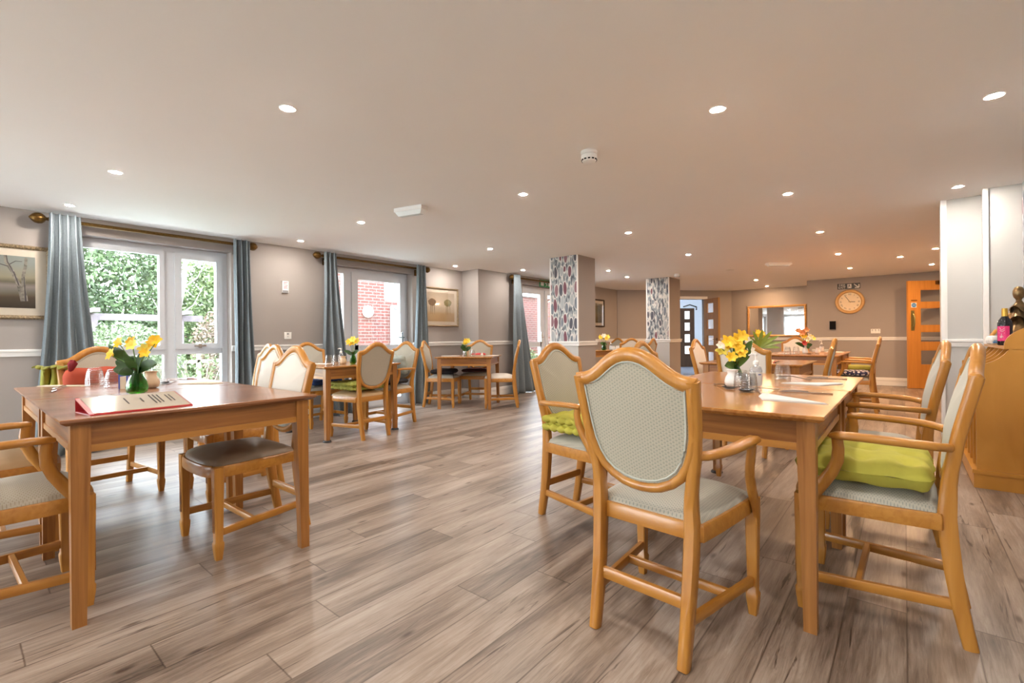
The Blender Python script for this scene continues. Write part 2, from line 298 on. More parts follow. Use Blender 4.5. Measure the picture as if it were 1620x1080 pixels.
# ---------------------------------------------------------------- mesh helpers
class MB:
    def __init__(s): s.v = []; s.f = []
    def add(s, vs, fs):
        o = len(s.v); s.v += [tuple(x) for x in vs]; s.f += [tuple(i+o for i in f) for f in fs]; return s
    def box(s, a, b, ch=0):
        x0, y0, z0 = a; x1, y1, z1 = b
        s.add([(x0,y0,z0),(x1,y0,z0),(x1,y1,z0),(x0,y1,z0),(x0,y0,z1),(x1,y0,z1),(x1,y1,z1),(x0,y1,z1)],
              [(0,3,2,1),(4,5,6,7),(0,1,5,4),(1,2,6,5),(2,3,7,6),(3,0,4,7)]); return s
    def loft(s, secs, closed=False):
        n = len(secs[0]); vs = [p for q in secs for p in q]; fs = []
        k = len(secs)
        for i in range(k if closed else k-1):
            j = (i+1) % k
            for a in range(n):
                b = (a+1) % n; fs.append((i*n+a, i*n+b, j*n+b, j*n+a))
        if not closed: fs.append(tuple(reversed(range(n)))); fs.append(tuple((k-1)*n+a for a in range(n)))
        s.add(vs, fs); return s
    def sweep(s, pts, w, h, side=(1, 0, 0), closed=False, prof='r'):
        """rounded-rectangle sweep; w half size along side, h half size across; scalars or lists"""
        P = [Vector(p) for p in pts]; n = len(P); side = Vector(side); secs = []
        if prof == 'r': pr = [(1, .45), (.45, 1), (-.45, 1), (-1, .45), (-1, -.45), (-.45, -1), (.45, -1), (1, -.45)]
        elif prof == 'c': pr = [(1, .72), (.72, 1), (-.72, 1), (-1, .72), (-1, -.72), (-.72, -1), (.72, -1), (1, -.72)]
        else: pr = [(math.cos(a*pi/5), math.sin(a*pi/5)) for a in range(10)]
        for i, p in enumerate(P):
            a = P[i-1] if (i > 0 or closed) else p; b = P[(i+1) % n] if (i < n-1 or closed) else p
            t = (b-a); t = t.normalized() if t.length > 1e-9 else Vector((0, 0, 1))
            nn = t.cross(side)
            if nn.length < 1e-5: nn = t.cross(Vector((0, 1, 0)))
            nn.normalize(); sv = nn.cross(t).normalized()
            wi = w[i] if isinstance(w, (list, tuple)) else w; hi = h[i] if isinstance(h, (list, tuple)) else h
            secs.append([p + sv*(c[0]*wi) + nn*(c[1]*hi) for c in pr])
        return s.loft(secs, closed)
    def tube(s, pts, r, n=8, closed=False):
        P = [Vector(p) for p in pts]; secs = []
        for i, p in enumerate(P):
            a = P[max(i-1, 0)]; b = P[min(i+1, len(P)-1)]
            if closed: a = P[i-1]; b = P[(i+1) % len(P)]
            t = (b-a).normalized(); q = Vector((0, 0, 1)) if abs(t.z) < .9 else Vector((1, 0, 0))
            u = t.cross(q).normalized(); v = t.cross(u)
            ri = r[i] if isinstance(r, (list, tuple)) else r
            secs.append([p + u*math.cos(2*pi*k/n)*ri + v*math.sin(2*pi*k/n)*ri for k in range(n)])
        return s.loft(secs, closed)
    def lathe(s, prof, c=(0, 0, 0), n=20, rib=0, ribn=0, cap=True):
        secs = []
        for (r, z) in prof:
            secs.append([(c[0]+(r*(1+rib*math.cos(ribn*2*pi*k/n)))*math.cos(2*pi*k/n), c[1]+(r*(1+rib*math.cos(ribn*2*pi*k/n)))*math.sin(2*pi*k/n), c[2]+z) for k in range(n)])
        if cap: return s.loft(secs)
        nn = len(secs[0]); vs = [p for q in secs for p in q]; fs = []
        for i in range(len(secs)-1):
            for a in range(nn): b = (a+1) % nn; fs.append((i*nn+a, i*nn+b, (i+1)*nn+b, (i+1)*nn+a))
        return s.add(vs, fs)
    def prism(s, poly, a, b, axis='y'):
        def mk(p, t): return {'x': (t, p[0], p[1]), 'y': (p[0], t, p[1]), 'z': (p[0], p[1], t)}[axis]
        return s.loft([[mk(p, a) for p in poly], [mk(p, b) for p in poly]])
    def dome(s, outline, c, fn):
        """rings shrinking to the centre; fn(r)->offset vector; outline = list of Vectors"""
        rs = [1, .97, .9, .75, .55, .3]; n = len(outline); C = Vector(c); vs = []; fs = []
        for r in rs:
            for p in outline: vs.append(C + (Vector(p)-C)*r + Vector(fn(r)))
        vs.append(C + Vector(fn(0)))
        for i in range(len(rs)-1):
            for a in range(n): b = (a+1) % n; fs.append((i*n+a, i*n+b, (i+1)*n+b, (i+1)*n+a))
        L = (len(rs)-1)*n
        for a in range(n): fs.append((L+a, L+(a+1) % n, len(rs)*n))
        return s.add(vs, fs)
    def xf(s, Mx):
        s.v = [tuple(Mx @ Vector(p)) for p in s.v]; return s
    def merge(s, o): return s.add(o.v, o.f)
    def mesh(s, name, mat, smooth=True, ang=38):
        me = bpy.data.meshes.new(name); me.from_pydata(s.v, [], s.f); me.validate()
        bm = bmesh.new(); bm.from_mesh(me); bmesh.ops.recalc_face_normals(bm, faces=bm.faces); bm.to_mesh(me); bm.free()
        me.materials.append(mat)
        if smooth:
            me.polygons.foreach_set('use_smooth', [True]*len(me.polygons)); me.set_sharp_from_angle(angle=R(ang))
        me.update(); return me
    def build(s, name, mat, parent=None, **k):
        me = s.mesh(name, mat, **k); return link(name, me, parent)
def link(name, data, parent=None):
    o = bpy.data.objects.new(name, data); COL.objects.link(o)
    if parent: o.parent = parent
    return o
def tag(o, label=None, cat=None, group=None, kind=None):
    if label: o['label'] = label
    if cat: o['category'] = cat
    if group: o['group'] = group
    if kind: o['kind'] = kind
    return o
def thing(name, label, cat, loc=(0, 0, 0), rz=0, group=None):
    o = bpy.data.objects.new(name, None); COL.objects.link(o); o.location = loc; o.rotation_euler = (0, 0, R(rz)); o.empty_display_size = .1
    return tag(o, label, cat, group)
def struct(name, mb, mat, parent=None, **k):
    o = mb.build(name, mat, parent, **k)
    if not parent: o['kind'] = 'structure'
    return o
def plane_text(txt, size, mat, name, parent, loc, rot, align='CENTER', ext=.0008):
    c = bpy.data.curves.new(name, 'FONT'); c.body = txt; c.size = size; c.align_x = align; c.align_y = 'CENTER'; c.extrude = ext; c.materials.append(mat)
    tmp = bpy.data.objects.new(name, c); me = bpy.data.meshes.new_from_object(tmp); bpy.data.objects.remove(tmp)
    me.name = name; o = link(name, me, parent); o.location = loc; o.rotation_euler = rot; return o
# ---------------------------------------------------------------- room shell
def wall_with_holes_x(x0, x1, y0, y1, holes, z1=CH):
    """wall in a plane of constant X (thickness x0..x1), holes = (ya, yb, za, zb)"""
    mb = MB(); y = y0
    for (a, b, za, zb) in sorted(holes):
        if a > y: mb.box((x0, y, 0), (x1, a, z1))
        if za > 0: mb.box((x0, a, 0), (x1, b, za))
        if zb < z1: mb.box((x0, a, zb), (x1, b, z1))
        y = b
    if y1 > y: mb.box((x0, y, 0), (x1, y1, z1))
    return mb
YB = -4.6
struct('floor', MB().box((-6.3, YB-.2, -.1), (1.8, 13.4, 0)), m['floor'], smooth=False)
struct('ceiling', MB().box((-6.3, YB-.2, CH), (1.8, 13.4, CH+.1)), m['ceiling'], smooth=False)
W1 = (.70, 2.06, .42, 2.03); W2 = (3.30, 4.64, .0, 2.03); W0 = (-3.2, -.9, .1, 2.05)
struct('wall_left', wall_with_holes_x(XL-.28, XL, YB, 5.72, [W1, W2, W0]), m['wall'], smooth=False)
W3 = (6.92, 8.60, 0, 2.03)
XW = -5.52
struct('wall_left_return', MB().box((XL-.28, 5.72, 0), (XW-.3, 5.95, CH)), m['wall'], smooth=False)
struct('wall_left_far', wall_with_holes_x(XW-.3, XW, 5.72, 10.71, [W3]), m['wall'], smooth=False)
# diagonal wall with doorway
P0 = Vector((-5.51, 10.70, 0)); P1 = Vector((-3.45, 13.05, 0)); dd = (P1-P0); LD = dd.length; dd.normalize(); dn = Vector((-dd.y, dd.x, 0))
DM = Matrix((( dd.x, dn.x, 0, P0.x), (dd.y, dn.y, 0, P0.y), (0, 0, 1, 0), (0, 0, 0, 1)))
da, db = 1.47, 2.37    # doorway along the wall
dh = 1.96
mb = MB().box((0, 0, 0), (da, .12, CH)).box((db, 0, 0), (LD, .12, CH)).box((da, 0, dh), (db, .12, CH)); mb.xf(DM)
struct('wall_diagonal', mb, m['wall'], smooth=False)
mb = MB()
for a, b, z0, z1 in [(da-.07, da, 0, dh+.07), (db, db+.07, 0, dh+.07), (da, db, dh, dh+.07)]: mb.box((a, -.02, z0), (b, .13, z1))
mb.xf(DM); struct('trim_1', mb, m['white'], smooth=False)
struct('wall_alcove', MB().box((-3.5, 13.05, 0), (-1.5, 13.2, CH)), m['wall'], smooth=False)
struct('wall_clock', MB().box((-1.605, 11.853, 0), (1.6, 12.0, CH)).box((-1.605, 12.0, 0), (-1.45, 13.05, CH)), m['wall'], smooth=False)
struct('wall_right_far', MB().box((1.35, 5.6, 0), (1.5, 11.853, CH)), m['wall'], smooth=False)
struct('wall_pier', MB().box((.256, 5.581, 0), (1.5, 5.9, CH)).box((.508, 5.359, 0), (1.5, 5.581, CH)), m['wall_pale'], smooth=False)
RW = .712
struct('wall_right', MB().box((RW, YB, 0), (RW+.15, 5.359, CH)), m['wallpaper'], smooth=False)
mb = MB()
for a, b in [(-6.2, -5.3), (-2.9, .85)]: mb.box((a, YB-.15, 0), (b, YB, CH))
mb.box((-6.2, YB-.15, 0), (.85, YB, .12)).box((-6.2, YB-.15, 2.08), (.85, YB, CH))
struct('wall_rear', mb, m['wall'], smooth=False)
# dado rails, baseboards
def rail(mb, a, b, n, z0, z1, d):
    """strip along wall from a to b (xy) standing proud along n"""
    a = Vector((*a, 0)); b = Vector((*b, 0)); n = Vector((*n, 0))
    pr = [(0, z0), (d*.55, z0+.004), (d*.7, z0+(z1-z0)*.55), (d, z0+(z1-z0)*.7), (d, z1-.004), (d*.85, z1), (0, z1)]
    mb.loft([[a + n*p[0] + Vector((0, 0, p[1])) for p in pr], [b + n*p[0] + Vector((0, 0, p[1])) for p in pr]])
DZ0, DZ1 = .895, .960
dn2 = (-dn.x, -dn.y)
def dpt(t): p = P0 + dd*t; return (p.x, p.y)
mb = MB()
for a, b in [(YB, W0[0]), (W0[1], W1[0]), (W1[1], W2[0]), (W2[1], 5.72)]: rail(mb, (XL, a), (XL, b), (1, 0), DZ0, DZ1, .025)
rail(mb, (XL, 5.72), (XW, 5.72), (0, -1), DZ0, DZ1, .025)
struct('trim_2', mb, m['white'], smooth=False)
mb = MB(); rail(mb, (XW, 5.72), (XW, W3[0]), (1, 0), DZ0, DZ1, .025); rail(mb, (XW, W3[1]), (XW, 10.71), (1, 0), DZ0, DZ1, .025)
rail(mb, dpt(0), dpt(da-.07), dn2, DZ0, DZ1, .025); rail(mb, dpt(db+.07), dpt(LD), dn2, DZ0, DZ1, .025)
rail(mb, (-3.45, 13.05), (-1.605, 13.05), (0, -1), DZ0, DZ1, .025); rail(mb, (-1.605, 11.853), (1.35, 11.853), (0, -1), DZ0, DZ1, .025)
struct('trim_3', mb, m['white'], smooth=False)
mb = MB()
for a, b in [(YB, W0[0]), (W0[1], W1[0]), (W1[0], W1[1]), (W1[1], W2[0]), (W2[1], 5.72)]: rail(mb, (XL, a), (XL, b), (1, 0), 0, .15, .018)
rail(mb, (XL, 5.72), (XW, 5.72), (0, -1), 0, .15, .018); rail(mb, (XW, 5.72), (XW, W3[0]), (1, 0), 0, .15, .018); rail(mb, (XW, W3[1]), (XW, 10.71), (1, 0), 0, .15, .018)
struct('baseboard_left', mb, m['white'], smooth=False)
mb = MB(); rail(mb, dpt(0), dpt(da-.07), dn2, 0, .16, .018); rail(mb, dpt(db+.07), dpt(LD), dn2, 0, .16, .018)
rail(mb, (-3.45, 13.05), (-1.605, 13.05), (0, -1), 0, .16, .018); rail(mb, (-1.605, 11.853), (1.35, 11.853), (0, -1), 0, .16, .018)
struct('baseboard_far', mb, m['white'], smooth=False)
# pier mouldings
mb = MB()
rail(mb, (.256, 5.581), (.508, 5.581), (0, -1), DZ0+.01, DZ1+.012, .03); rail(mb, (.508, 5.359), (.712, 5.359), (0, -1), DZ0+.01, DZ1+.012, .03)
mb.box((.25, 5.565, 0), (.272, 5.60, CH)).box((.494, 5.345, DZ0), (.524, 5.40, CH)).box((.256, 5.575, DZ1), (.29, 5.58, CH))
struct('trim_4', mb, m['white'], smooth=False)
# pillars with wallpaper panel
for i, (x0, x1, y0, y1) in enumerate([(-4.005, -3.53, 5.68, 6.16), (-4.02, -3.548, 9.08, 9.66)]):
    struct('wall_pillar' + ('' if i == 0 else '_far'), MB().box((x0, y0, 0), (x1, y1, CH)), m['wall'], smooth=False)
    p = MB().box((x0+.012, y0-.004, DZ1), (x1-.012, y0, CH)); struct('wall_pillar_paper' + ('' if i == 0 else '_far'), p, m['wallpaper'], smooth=False)
    p = MB()
    p.box((x0-.004, y0-.009, DZ1), (x0+.014, y0+.01, CH)).box((x1-.016, y0-.009, DZ1), (x1+.003, y0+.01, CH))
    for a, b, n in [((x0-.02, y0), (x1+.02, y0), (0, -1)), ((x1, y0-.02), (x1, y1+.02), (1, 0)), ((x0, y1), (x1, y1), (0, 1)), ((x0, y0), (x0, y1), (-1, 0))]: rail(p, a, b, n, DZ0, DZ1, .03)
    struct('trim_%d' % (5+i), p, m['white'], smooth=False)
    p = MB().box((x0+.001, y0-.003, .13), (x1-.001, y0, DZ0+.004)); struct('wall_pillar_base' + ('' if i == 0 else '_far'), p, m['wall_pale'], smooth=False)
    p = MB(); 
    for a, b, n in [((x0-.015, y0), (x1+.015, y0), (0, -1)), ((x1, y0-.015), (x1, y1+.015), (1, 0))]: rail(p, a, b, n, 0, .13, .016)
    struct('baseboard_pillar' + ('' if i == 0 else '_far'), p, m['white'], smooth=False)
# hall behind the doorway
hb = MB(); hb.box((0, 4.4, 0), (5.6, 4.5, 2.4)).box((5.5, .13, 0), (5.6, 4.4, 2.4)).box((-.6, .13, 0), (-.5, 4.4, 2.4)); hb.xf(DM)
struct('wall_hall', hb, m['hall'], smooth=False)
struct('floor_hall', MB().box((-.6, .125, -.06), (5.6, 4.5, .002)).xf(DM), m['hallfloor'], smooth=False)
struct('ceiling_hall', MB().box((-.6, .125, 2.4), (5.6, 4.5, 2.5)).xf(DM), m['ceiling'], smooth=False)
hl = bpy.data.lights.new('hall_fill', 'AREA'); hl.size = .5; hl.energy = 34; hl.color = (.92, .96, 1)  # added area lamp without a fitting, brightens the hall
hlo = link('hall_fill', hl); hlo.location = (DM @ Vector((1.2, 2.6, 2.35)))
# ---------------------------------------------------------------- windows
def frame_rect(mb, x, y0, y1, z0, z1, w, d=.06, off=0):
    mb.box((x-d/2, y0, z0), (x+d/2, y0+w, z1)).box((x-d/2, y1-w, z0), (x+d/2, y1, z1)).box((x-d/2, y0+w, z0), (x+d/2, y1-w, z0+w)).box((x-d/2, y0+w, z1-w), (x+d/2, y1-w, z1))
def glass(mb, x, y0, y1, z0, z1): mb.box((x-.004, y0, z0), (x+.004, y1, z1))
def window(name, hole, panes, sashes, x, glazed=True):
    ya, yb, za, zb = hole; za = max(za, .0)
    o = MB(); frame_rect(o, x, ya, yb, za, zb, .055, .07)
    for b in panes: o.box((x-.035, b[0], b[2]), (x+.035, b[1], b[3]))
    root = struct(name, o, m['upvc'], smooth=False)
    s = MB(); g = MB()
    for (a, b, c, d, w) in sashes:
        frame_rect(s, x+.02, a, b, c, d, w, .07); glass(g, x+.02, a+w, b-w, c+w, d-w)
    s.build('sash', m['upvc'], root, smooth=False); g.build('pane', m['glass'], root, smooth=False)
    return root
xw = XL-.17
# window 1 : big left pane over a low pane, opening right pane over low pane
w = window('window_1', W1, [(1.455, 1.55, .46, 1.98), (.75, 1.46, .885, .93), (1.55, 2.0, .885, .93)],
   [(.755, 1.455, .93, 1.975, .045), (.755, 1.455, .475, .885, .012), (1.55, 2.005, .93, 1.975, .06), (1.55, 2.005, .475, .885, .012)], xw)
hd = MB().box((xw+.055, 1.72, .955), (xw+.085, 1.83, .972)).box((xw+.055, 1.76, .94), (xw+.075, 1.79, .985)); hd.build('handle', m['metal'], w)
# window 2 : side light and glazed door
w = window('window_2', W2, [(3.56, 3.66, .05, 1.98), (3.36, 3.56, .86, .92)],
   [(3.36, 3.56, .92, 1.975, .03), (3.36, 3.56, .06, .86, .03), (3.66, 4.585, .03, 1.975, .095)], xw)
MB().box((xw+.055, 3.70, .83), (xw+.02, 4.54, .93)).build('door_rail', m['upvc'], w)
MB().box((xw+.055, 4.50, .92), (xw+.075, 4.53, 1.12)).tube([(xw+.08, 4.515, 1.04), (xw+.12, 4.515, 1.04), (xw+.12, 4.40, 1.04)], .009).build('handle', m['metal'], w)
# window 3 : glazed door beyond the column
xw3 = XW-.17
w = window('window_3', W3, [(7.72, 7.80, .05, 1.98)], [(6.98, 7.72, .03, 1.975, .09), (7.80, 8.54, .03, 1.975, .09)], xw3)
MB().box((xw3+.055, 7.0, .83), (xw3+.02, 7.66, .93)).build('door_rail', m['upvc'], w)
MB().box((xw3+.055, 7.64, .90), (xw3+.075, 7.67, 1.12)).tube([(xw3+.08, 7.655, 1.02), (xw3+.12, 7.655, 1.02), (xw3+.12, 7.55, 1.02)], .009).build('handle', m['metal'], w)
window('window_4', W0, [(-2.09, -2.01, .12, 2.0)], [(-3.14, -2.09, .16, 1.99, .06), (-2.01, -.96, .16, 1.99, .06)], xw)  # added unseen side window, lets more daylight into the room
for i, (a, b) in enumerate([(-5.3, -2.9)]):  # added window behind the camera, brings sky light indoors
    o = MB(); y = YB-.08
    o.box((a, y-.03, .12), (a+.06, y+.03, 2.08)).box((b-.06, y-.03, .12), (b, y+.03, 2.08)).box((a, y-.03, .12), (b, y+.03, .18)).box((a, y-.03, 2.02), (b, y+.03, 2.08)).box(((a+b)/2-.04, y-.03, .18), ((a+b)/2+.04, y+.03, 2.02))
    r_ = struct('window_%d' % (5+i), o, m['upvc'], smooth=False)
    MB().box((a+.06, y-.004, .18), (b-.06, y+.004, 2.02)).build('pane', m['glass'], r_, smooth=False)
# reveal sills
struct('trim_7', MB().box((XL-.14, .70, .415), (XL+.03, 2.06, .44)), m['white'], smooth=False)
# daylight portals in the openings (they only guide the sky light)
def portal(loc, sx, sy, d):
    l = bpy.data.lights.new('window_portal', 'AREA'); l.shape = 'RECTANGLE'; l.size = sx; l.size_y = sy; l.cycles.is_portal = True
    o = link('window_portal', l); o.location = loc; o.rotation_euler = Vector(d).to_track_quat('-Z', 'Y').to_euler()
for (a, b, c, d) in (W1, W2, W0): portal((XL-.3, (a+b)/2, (c+d)/2), 1.5 if b-a < 2 else 2.4, 2.1, (1, 0, 0))
portal((XW-.32, 7.76, 1.0), 1.8, 2.1, (1, 0, 0))
portal((-4.1, YB-.2, 1.1), 2.5, 2.0, (0, 1, 0))
# ---------------------------------------------------------------- outside
struct('ground_lawn', MB().box((-40, -30, -.25), (-6.3, 30, -.12)), m['lawn'], smooth=False)
struct('ground_patio', MB().box((-7.8, -6, -.12), (-6.2, 12, -.06)).box((-9, 3, -.12), (-6.2, 16, -.06)).box((-8, -12, -.12), (3, YB-.16, -.06)), m['patio'], smooth=False)  # pale paving added to reflect daylight into the room
bb = MB().box((-13, 4.9, -.1), (-10, 6.98, 5.5)).box((-12, 6.98, -.1), (-10.0, 11.2, 1.98)).box((-13, 11.2, -.1), (-10, 17, 2.42))
bb_o = thing('brick_building', 'red brick wing of the building seen through the glazed doors', 'building', (0, 0, 0))
bb.build('wall', m['brick'], bb_o, smooth=False)
MB().box((-13, 11.1, 2.42), (-9.9, 17.1, 2.75)).build('fascia', m['white'], bb_o, smooth=False)
wf = MB(); frame_rect(wf, -9.97, 7.14, 8.1, -.05, 1.85, .07, .08); wf.box((-10.0, 7.2, -.05), (-9.96, 8.04, .85)); wf.build('window', m['duct'], bb_o, smooth=False)
MB().box((-9.985, 7.2, .86), (-9.975, 8.04, 1.8)).build('pane', m['duct'], bb_o, smooth=False)
lp = MB().lathe([(.0, 0), (.13, .0), (.15, .03), (.15, .05), (.12, .09), (.05, .115), (0, .12)], n=20)
lp.xf(Matrix.Translation((-10, 6.48, 1.68)) @ Matrix.Rotation(R(90), 4, 'Y'))
tag(lp.build('bulkhead_lamp', m['china']), 'round white bulkhead lamp fixed to the outside brick wall', 'lamp')
def foliage(n, c, r, size, sq=1.0, seed=0, shell=.55):
    rnd = random.Random(seed); mb = MB(); vs = []; fs = []
    for i in range(n):
        while True:
            p = Vector((rnd.uniform(-1, 1), rnd.uniform(-1, 1), rnd.uniform(-1, 1)))
            if shell < p.length < 1: break
        q = Vector((c[0]+p.x*r[0], c[1]+p.y*r[1], c[2]+p.z*r[2]))
        a = Vector((rnd.gauss(0, 1), rnd.gauss(0, 1), rnd.gauss(0, 1))).normalized(); b = a.cross(Vector((rnd.gauss(0, 1), rnd.gauss(0, 1), rnd.gauss(0, 1)))).normalized()
        s = size*rnd.uniform(.6, 1.3); o = len(vs)
        vs += [q-a*s, q-b*s*.55, q+a*s, q+b*s*.55]; fs.append((o, o+1, o+2, o+3))
    return mb.add(vs, fs)
def tree(name, label, cat, x, y, crown, mat, size=.09, n=2500, seed=1, trunk=None, group=None, z0=-.12):
    t = thing(name, label, cat, (x, y, z0), 0, group)
    f = MB()
    for k, (c, r) in enumerate(crown): f.merge(foliage(n//len(crown), c, r, size, seed=seed*10+k))
    fo = f.build('foliage', mat, t, smooth=False)
    if trunk is None: trunk = [((0, 0, -.05), (0, 0, crown[0][0][2]), .08)]
    for a, b, rr_ in trunk:
        MB().tube([a, ((a[0]+b[0])/2+.03, (a[1]+b[1])/2, (a[2]+b[2])/2), b], [rr_, rr_*.8, rr_*.55], 7).build('trunk', m['twig'], t)
    return t
tree('evergreen_tree', 'tall dark evergreen tree filling the left of the garden view', 'tree', -16.5, 1.6, [((0, 0, 3.0), (1.7, 1.5, 3.0)), ((0, 1.2, 2.6), (1.5, 1.2, 2.6))], m['leafA'], .065, 16000, 2)
tree('evergreen_tree', 'bushy bright green tree behind the leaning birch trunk', 'tree', -17, 4.4, [((0, 0, 2.3), (1.6, 1.4, 2.4)), ((.4, 1.0, 1.8), (1.3, 1.1, 1.9))], m['leafB'], .06, 14000, 3)
tree('pink_shrub', 'pink tinged shrub below the grey roof in the right window pane', 'shrub', -14, 5.0, [((0, 0, .9), (.9, 1.1, 1.25))], m['leafD'], .045, 6000, 4)
tree('rounded_shrub', 'rounded pale sage shrub in front of the pergola', 'shrub', -11.2, 2.05, [((0, 0, .68), (.9, 1.0, .82))], m['leafC'], .035, 9000, 5)
tree('dense_hedge', 'dense green hedge running along the back of the garden', 'hedge', -19.5, 4, [((0, -3, 1.4), (1.2, 3.4, 1.9)), ((0, 3, 1.2), (1.2, 3.6, 1.6))], m['leafA'], .09, 14000, 6)
tree('small_shrub', 'small leafy shrub on the patio beside the brick wall', 'shrub', -9.5, 7.15, [((0, 0, .55), (.28, .3, .6))], m['leafB'], .05, 700, 7)
tree('small_shrub', 'small green shrub outside the far glazed door', 'shrub', -8.3, 10.6, [((0, 0, .35), (.4, .4, .5))], m['leafB'], .05, 700, 8)
bt = thing('birch_tree', 'slender pale birch trunk leaning across the garden window', 'tree', (-12.8, 3.05, -.12))
MB().tube([(0, .0, 0), (-.02, .12, .8), (.0, .26, 1.6), (0, .42, 2.5), (0, .5, 3.6)], [.075, .065, .055, .045, .02], 8).build('trunk', m['bark'], bt)
for k in range(7):
    z = 1.4+.32*k; s = 1 if k % 2 else -1
    MB().tube([(0, .1+.13*z, z), (.1*s, .1+.13*z+.25*s, z+.25), (.1*s, .1+.13*z+.45*s, z+.7)], [.02, .013, .006], 5).build('branch', m['bark'], bt)
ts = thing('bare_shrub', 'bare twiggy shrub close outside the lower window pane', 'shrub', (-7.4, 2.15, -.08))
for k in range(11):
    a = random.uniform(-1, 1); b = random.uniform(-.6, .6)
    MB().tube([(0, a*.12, 0), (b*.1, a*.25, .35), (b*.3, a*.5+random.uniform(-.15, .15), .8)], [.014, .010, .005], 5).build('twig', m['twig'], ts)
foliage(420, (0, 0, .62), (.3, .5, .35), .028, seed=44, shell=.2).build('foliage', m['leafB'], ts, smooth=False)
pg = thing('garden_pergola', 'weathered timber pergola beam on two posts in the garden', 'pergola', (-11.9, 1.2, -.12))
MB().box((-.05, .15, 1.55), (.05, 2.35, 1.68)).build('beam', m['pergola'], pg, smooth=False)
for y in (.55, 1.95): MB().box((-.05, y-.05, 0), (.05, y+.05, 1.55)).build('post', m['pergola'], pg, smooth=False)
MB().box((-.7, .45, 1.68), (.6, .55, 1.76)).box((-.7, 1.9, 1.68), (.6, 2.0, 1.76)).build('rafter', m['pergola'], pg, smooth=False)
hs = thing('neighbouring_house', 'neighbouring house with a pale grey tiled roof beyond the garden', 'house', (-23, 8, -.12))
MB().box((-3, -2.5, 0), (0, 5, 2.7)).build('wall', m['brick'], hs, smooth=False)
MB().prism([(.4, 2.6), (-1.5, 4.6), (-3.4, 2.6)], -2.8, 5.3, 'y').build('roof', m['rooftile'], hs, smooth=False)
fn = thing('garden_fence', 'pale timber rail fence at the end of the garden', 'fence', (-12.6, 2.6, -.12))
for z in (.62, .92): MB().box((-.02, 0, z), (.02, 2.2, z+.07)).build('rail', m['paper_tan'], fn, smooth=False)
for y in (0, 1.05, 2.1): MB().box((-.05, y, 0), (.02, y+.08, 1.1)).build('post', m['paper_tan'], fn, smooth=False)
# ---------------------------------------------------------------- chairs
def yb(z):   # centre line of the back seen from the side
    T = [(0, -.262), (.12, -.238), (.28, -.216), (.42, -.206), (.55, -.213), (.70, -.236), (.88, -.277), (1.0, -.30)]
    for (a, p), (b, q) in zip(T, T[1:]):
        if z <= b: return p + (q-p)*(z-a)/(b-a)
    return T[-1][1]
def xp(z):
    T = [(0, .160), (.2, .163), (.40, .168), (.50, .166), (.56, .172), (.64, .187), (.75, .197), (.90, .2045)]
    for (a, p), (b, q) in zip(T, T[1:]):
        if z <= b: return p + (q-p)*(z-a)/(b-a)
    return T[-1][1]
def shield(inset=0.0):
    """closed half outlines -> list of (x,z), starts top centre, goes right"""
    h = [(0, .966), (.022, .964), (.045, .957), (.068, .945), (.092, .928), (.116, .909), (.138, .894), (.158, .884), (.178, .879), (.203, .878),
         (.201, .862), (.198, .82), (.194, .76), (.189, .71), (.180, .66), (.164, .615), (.140, .577), (.106, .548), (.066, .529), (.032, .522), (0, .520)]
    pts = h + [(-x, z) for x, z in h[-2:0:-1]]
    if inset:
        n = len(pts); out = []
        for i, p in enumerate(pts):
            a = Vector(pts[i-1]); b = Vector(pts[(i+1) % n]); t = (b-a).normalized(); nrm = Vector((t.y, -t.x))   # outward for clockwise
            q = Vector(p) - nrm*(-inset)*(-1)
            out.append((q.x, q.y))
        pts = out
    return pts
_cache = {}
def cached(key, fn):
    if key not in _cache: _cache[key] = fn()
    return _cache[key]
def leg_front(s):
    mb = MB(); x, y = .222*s, .198
    secs = []
    for z, w in [(0, .0135), (.055, .0195), (.078, .0205), (.086, .0165), (.16, .0175), (.38, .0215), (.43, .0215)]:
        c = w*.8
        secs.append([(x+a, y+b, z) for a, b in [(w, c), (c, w), (-c, w), (-w, c), (-w, -c), (-c, -w), (c, -w), (w, -c)]])
    return mb.loft(secs)
def flute(s):
    x, y = .222*s, .198
    mb = MB()
    for dx in (-.007, .007): mb.box((x+dx-.0022, y+.0185, .13), (x+dx+.0022, y+.0212, .34))
    return mb
def leg_rear(s):
    zs = [0, .06, .14, .24, .34, .42, .48, .53, .58, .63, .68, .75, .82, .888]
    pts = [(xp(z)*s, yb(z), z) for z in zs]
    w = [.0165, .0175, .0185, .0195, .020, .020, .019, .0175, .0165, .0165, .0165, .017, .018, .019]
    h = [.019, .0205, .022, .0235, .0245, .025, .023, .021, .019, .0185, .018, .018, .018, .018]
    return MB().sweep(pts, w, h, (1, 0, 0), prof='c')
def seat_outline(gr=0.0):
    h = [(0, .236), (.06, .235), (.12, .230), (.165, .222), (.178, .212), (.205, .2095), (.222, .2), (.224, .16), (.218, .05), (.208, -.08), (.196, -.19), (.17, -.20), (.08, -.20)]
    pts = h + [(0, -.20)] + [(-x, y) for x, y in h[:0:-1]]
    k = 1+gr
    return [(x*k, (y-.01)*k+.01) for x, y in pts]
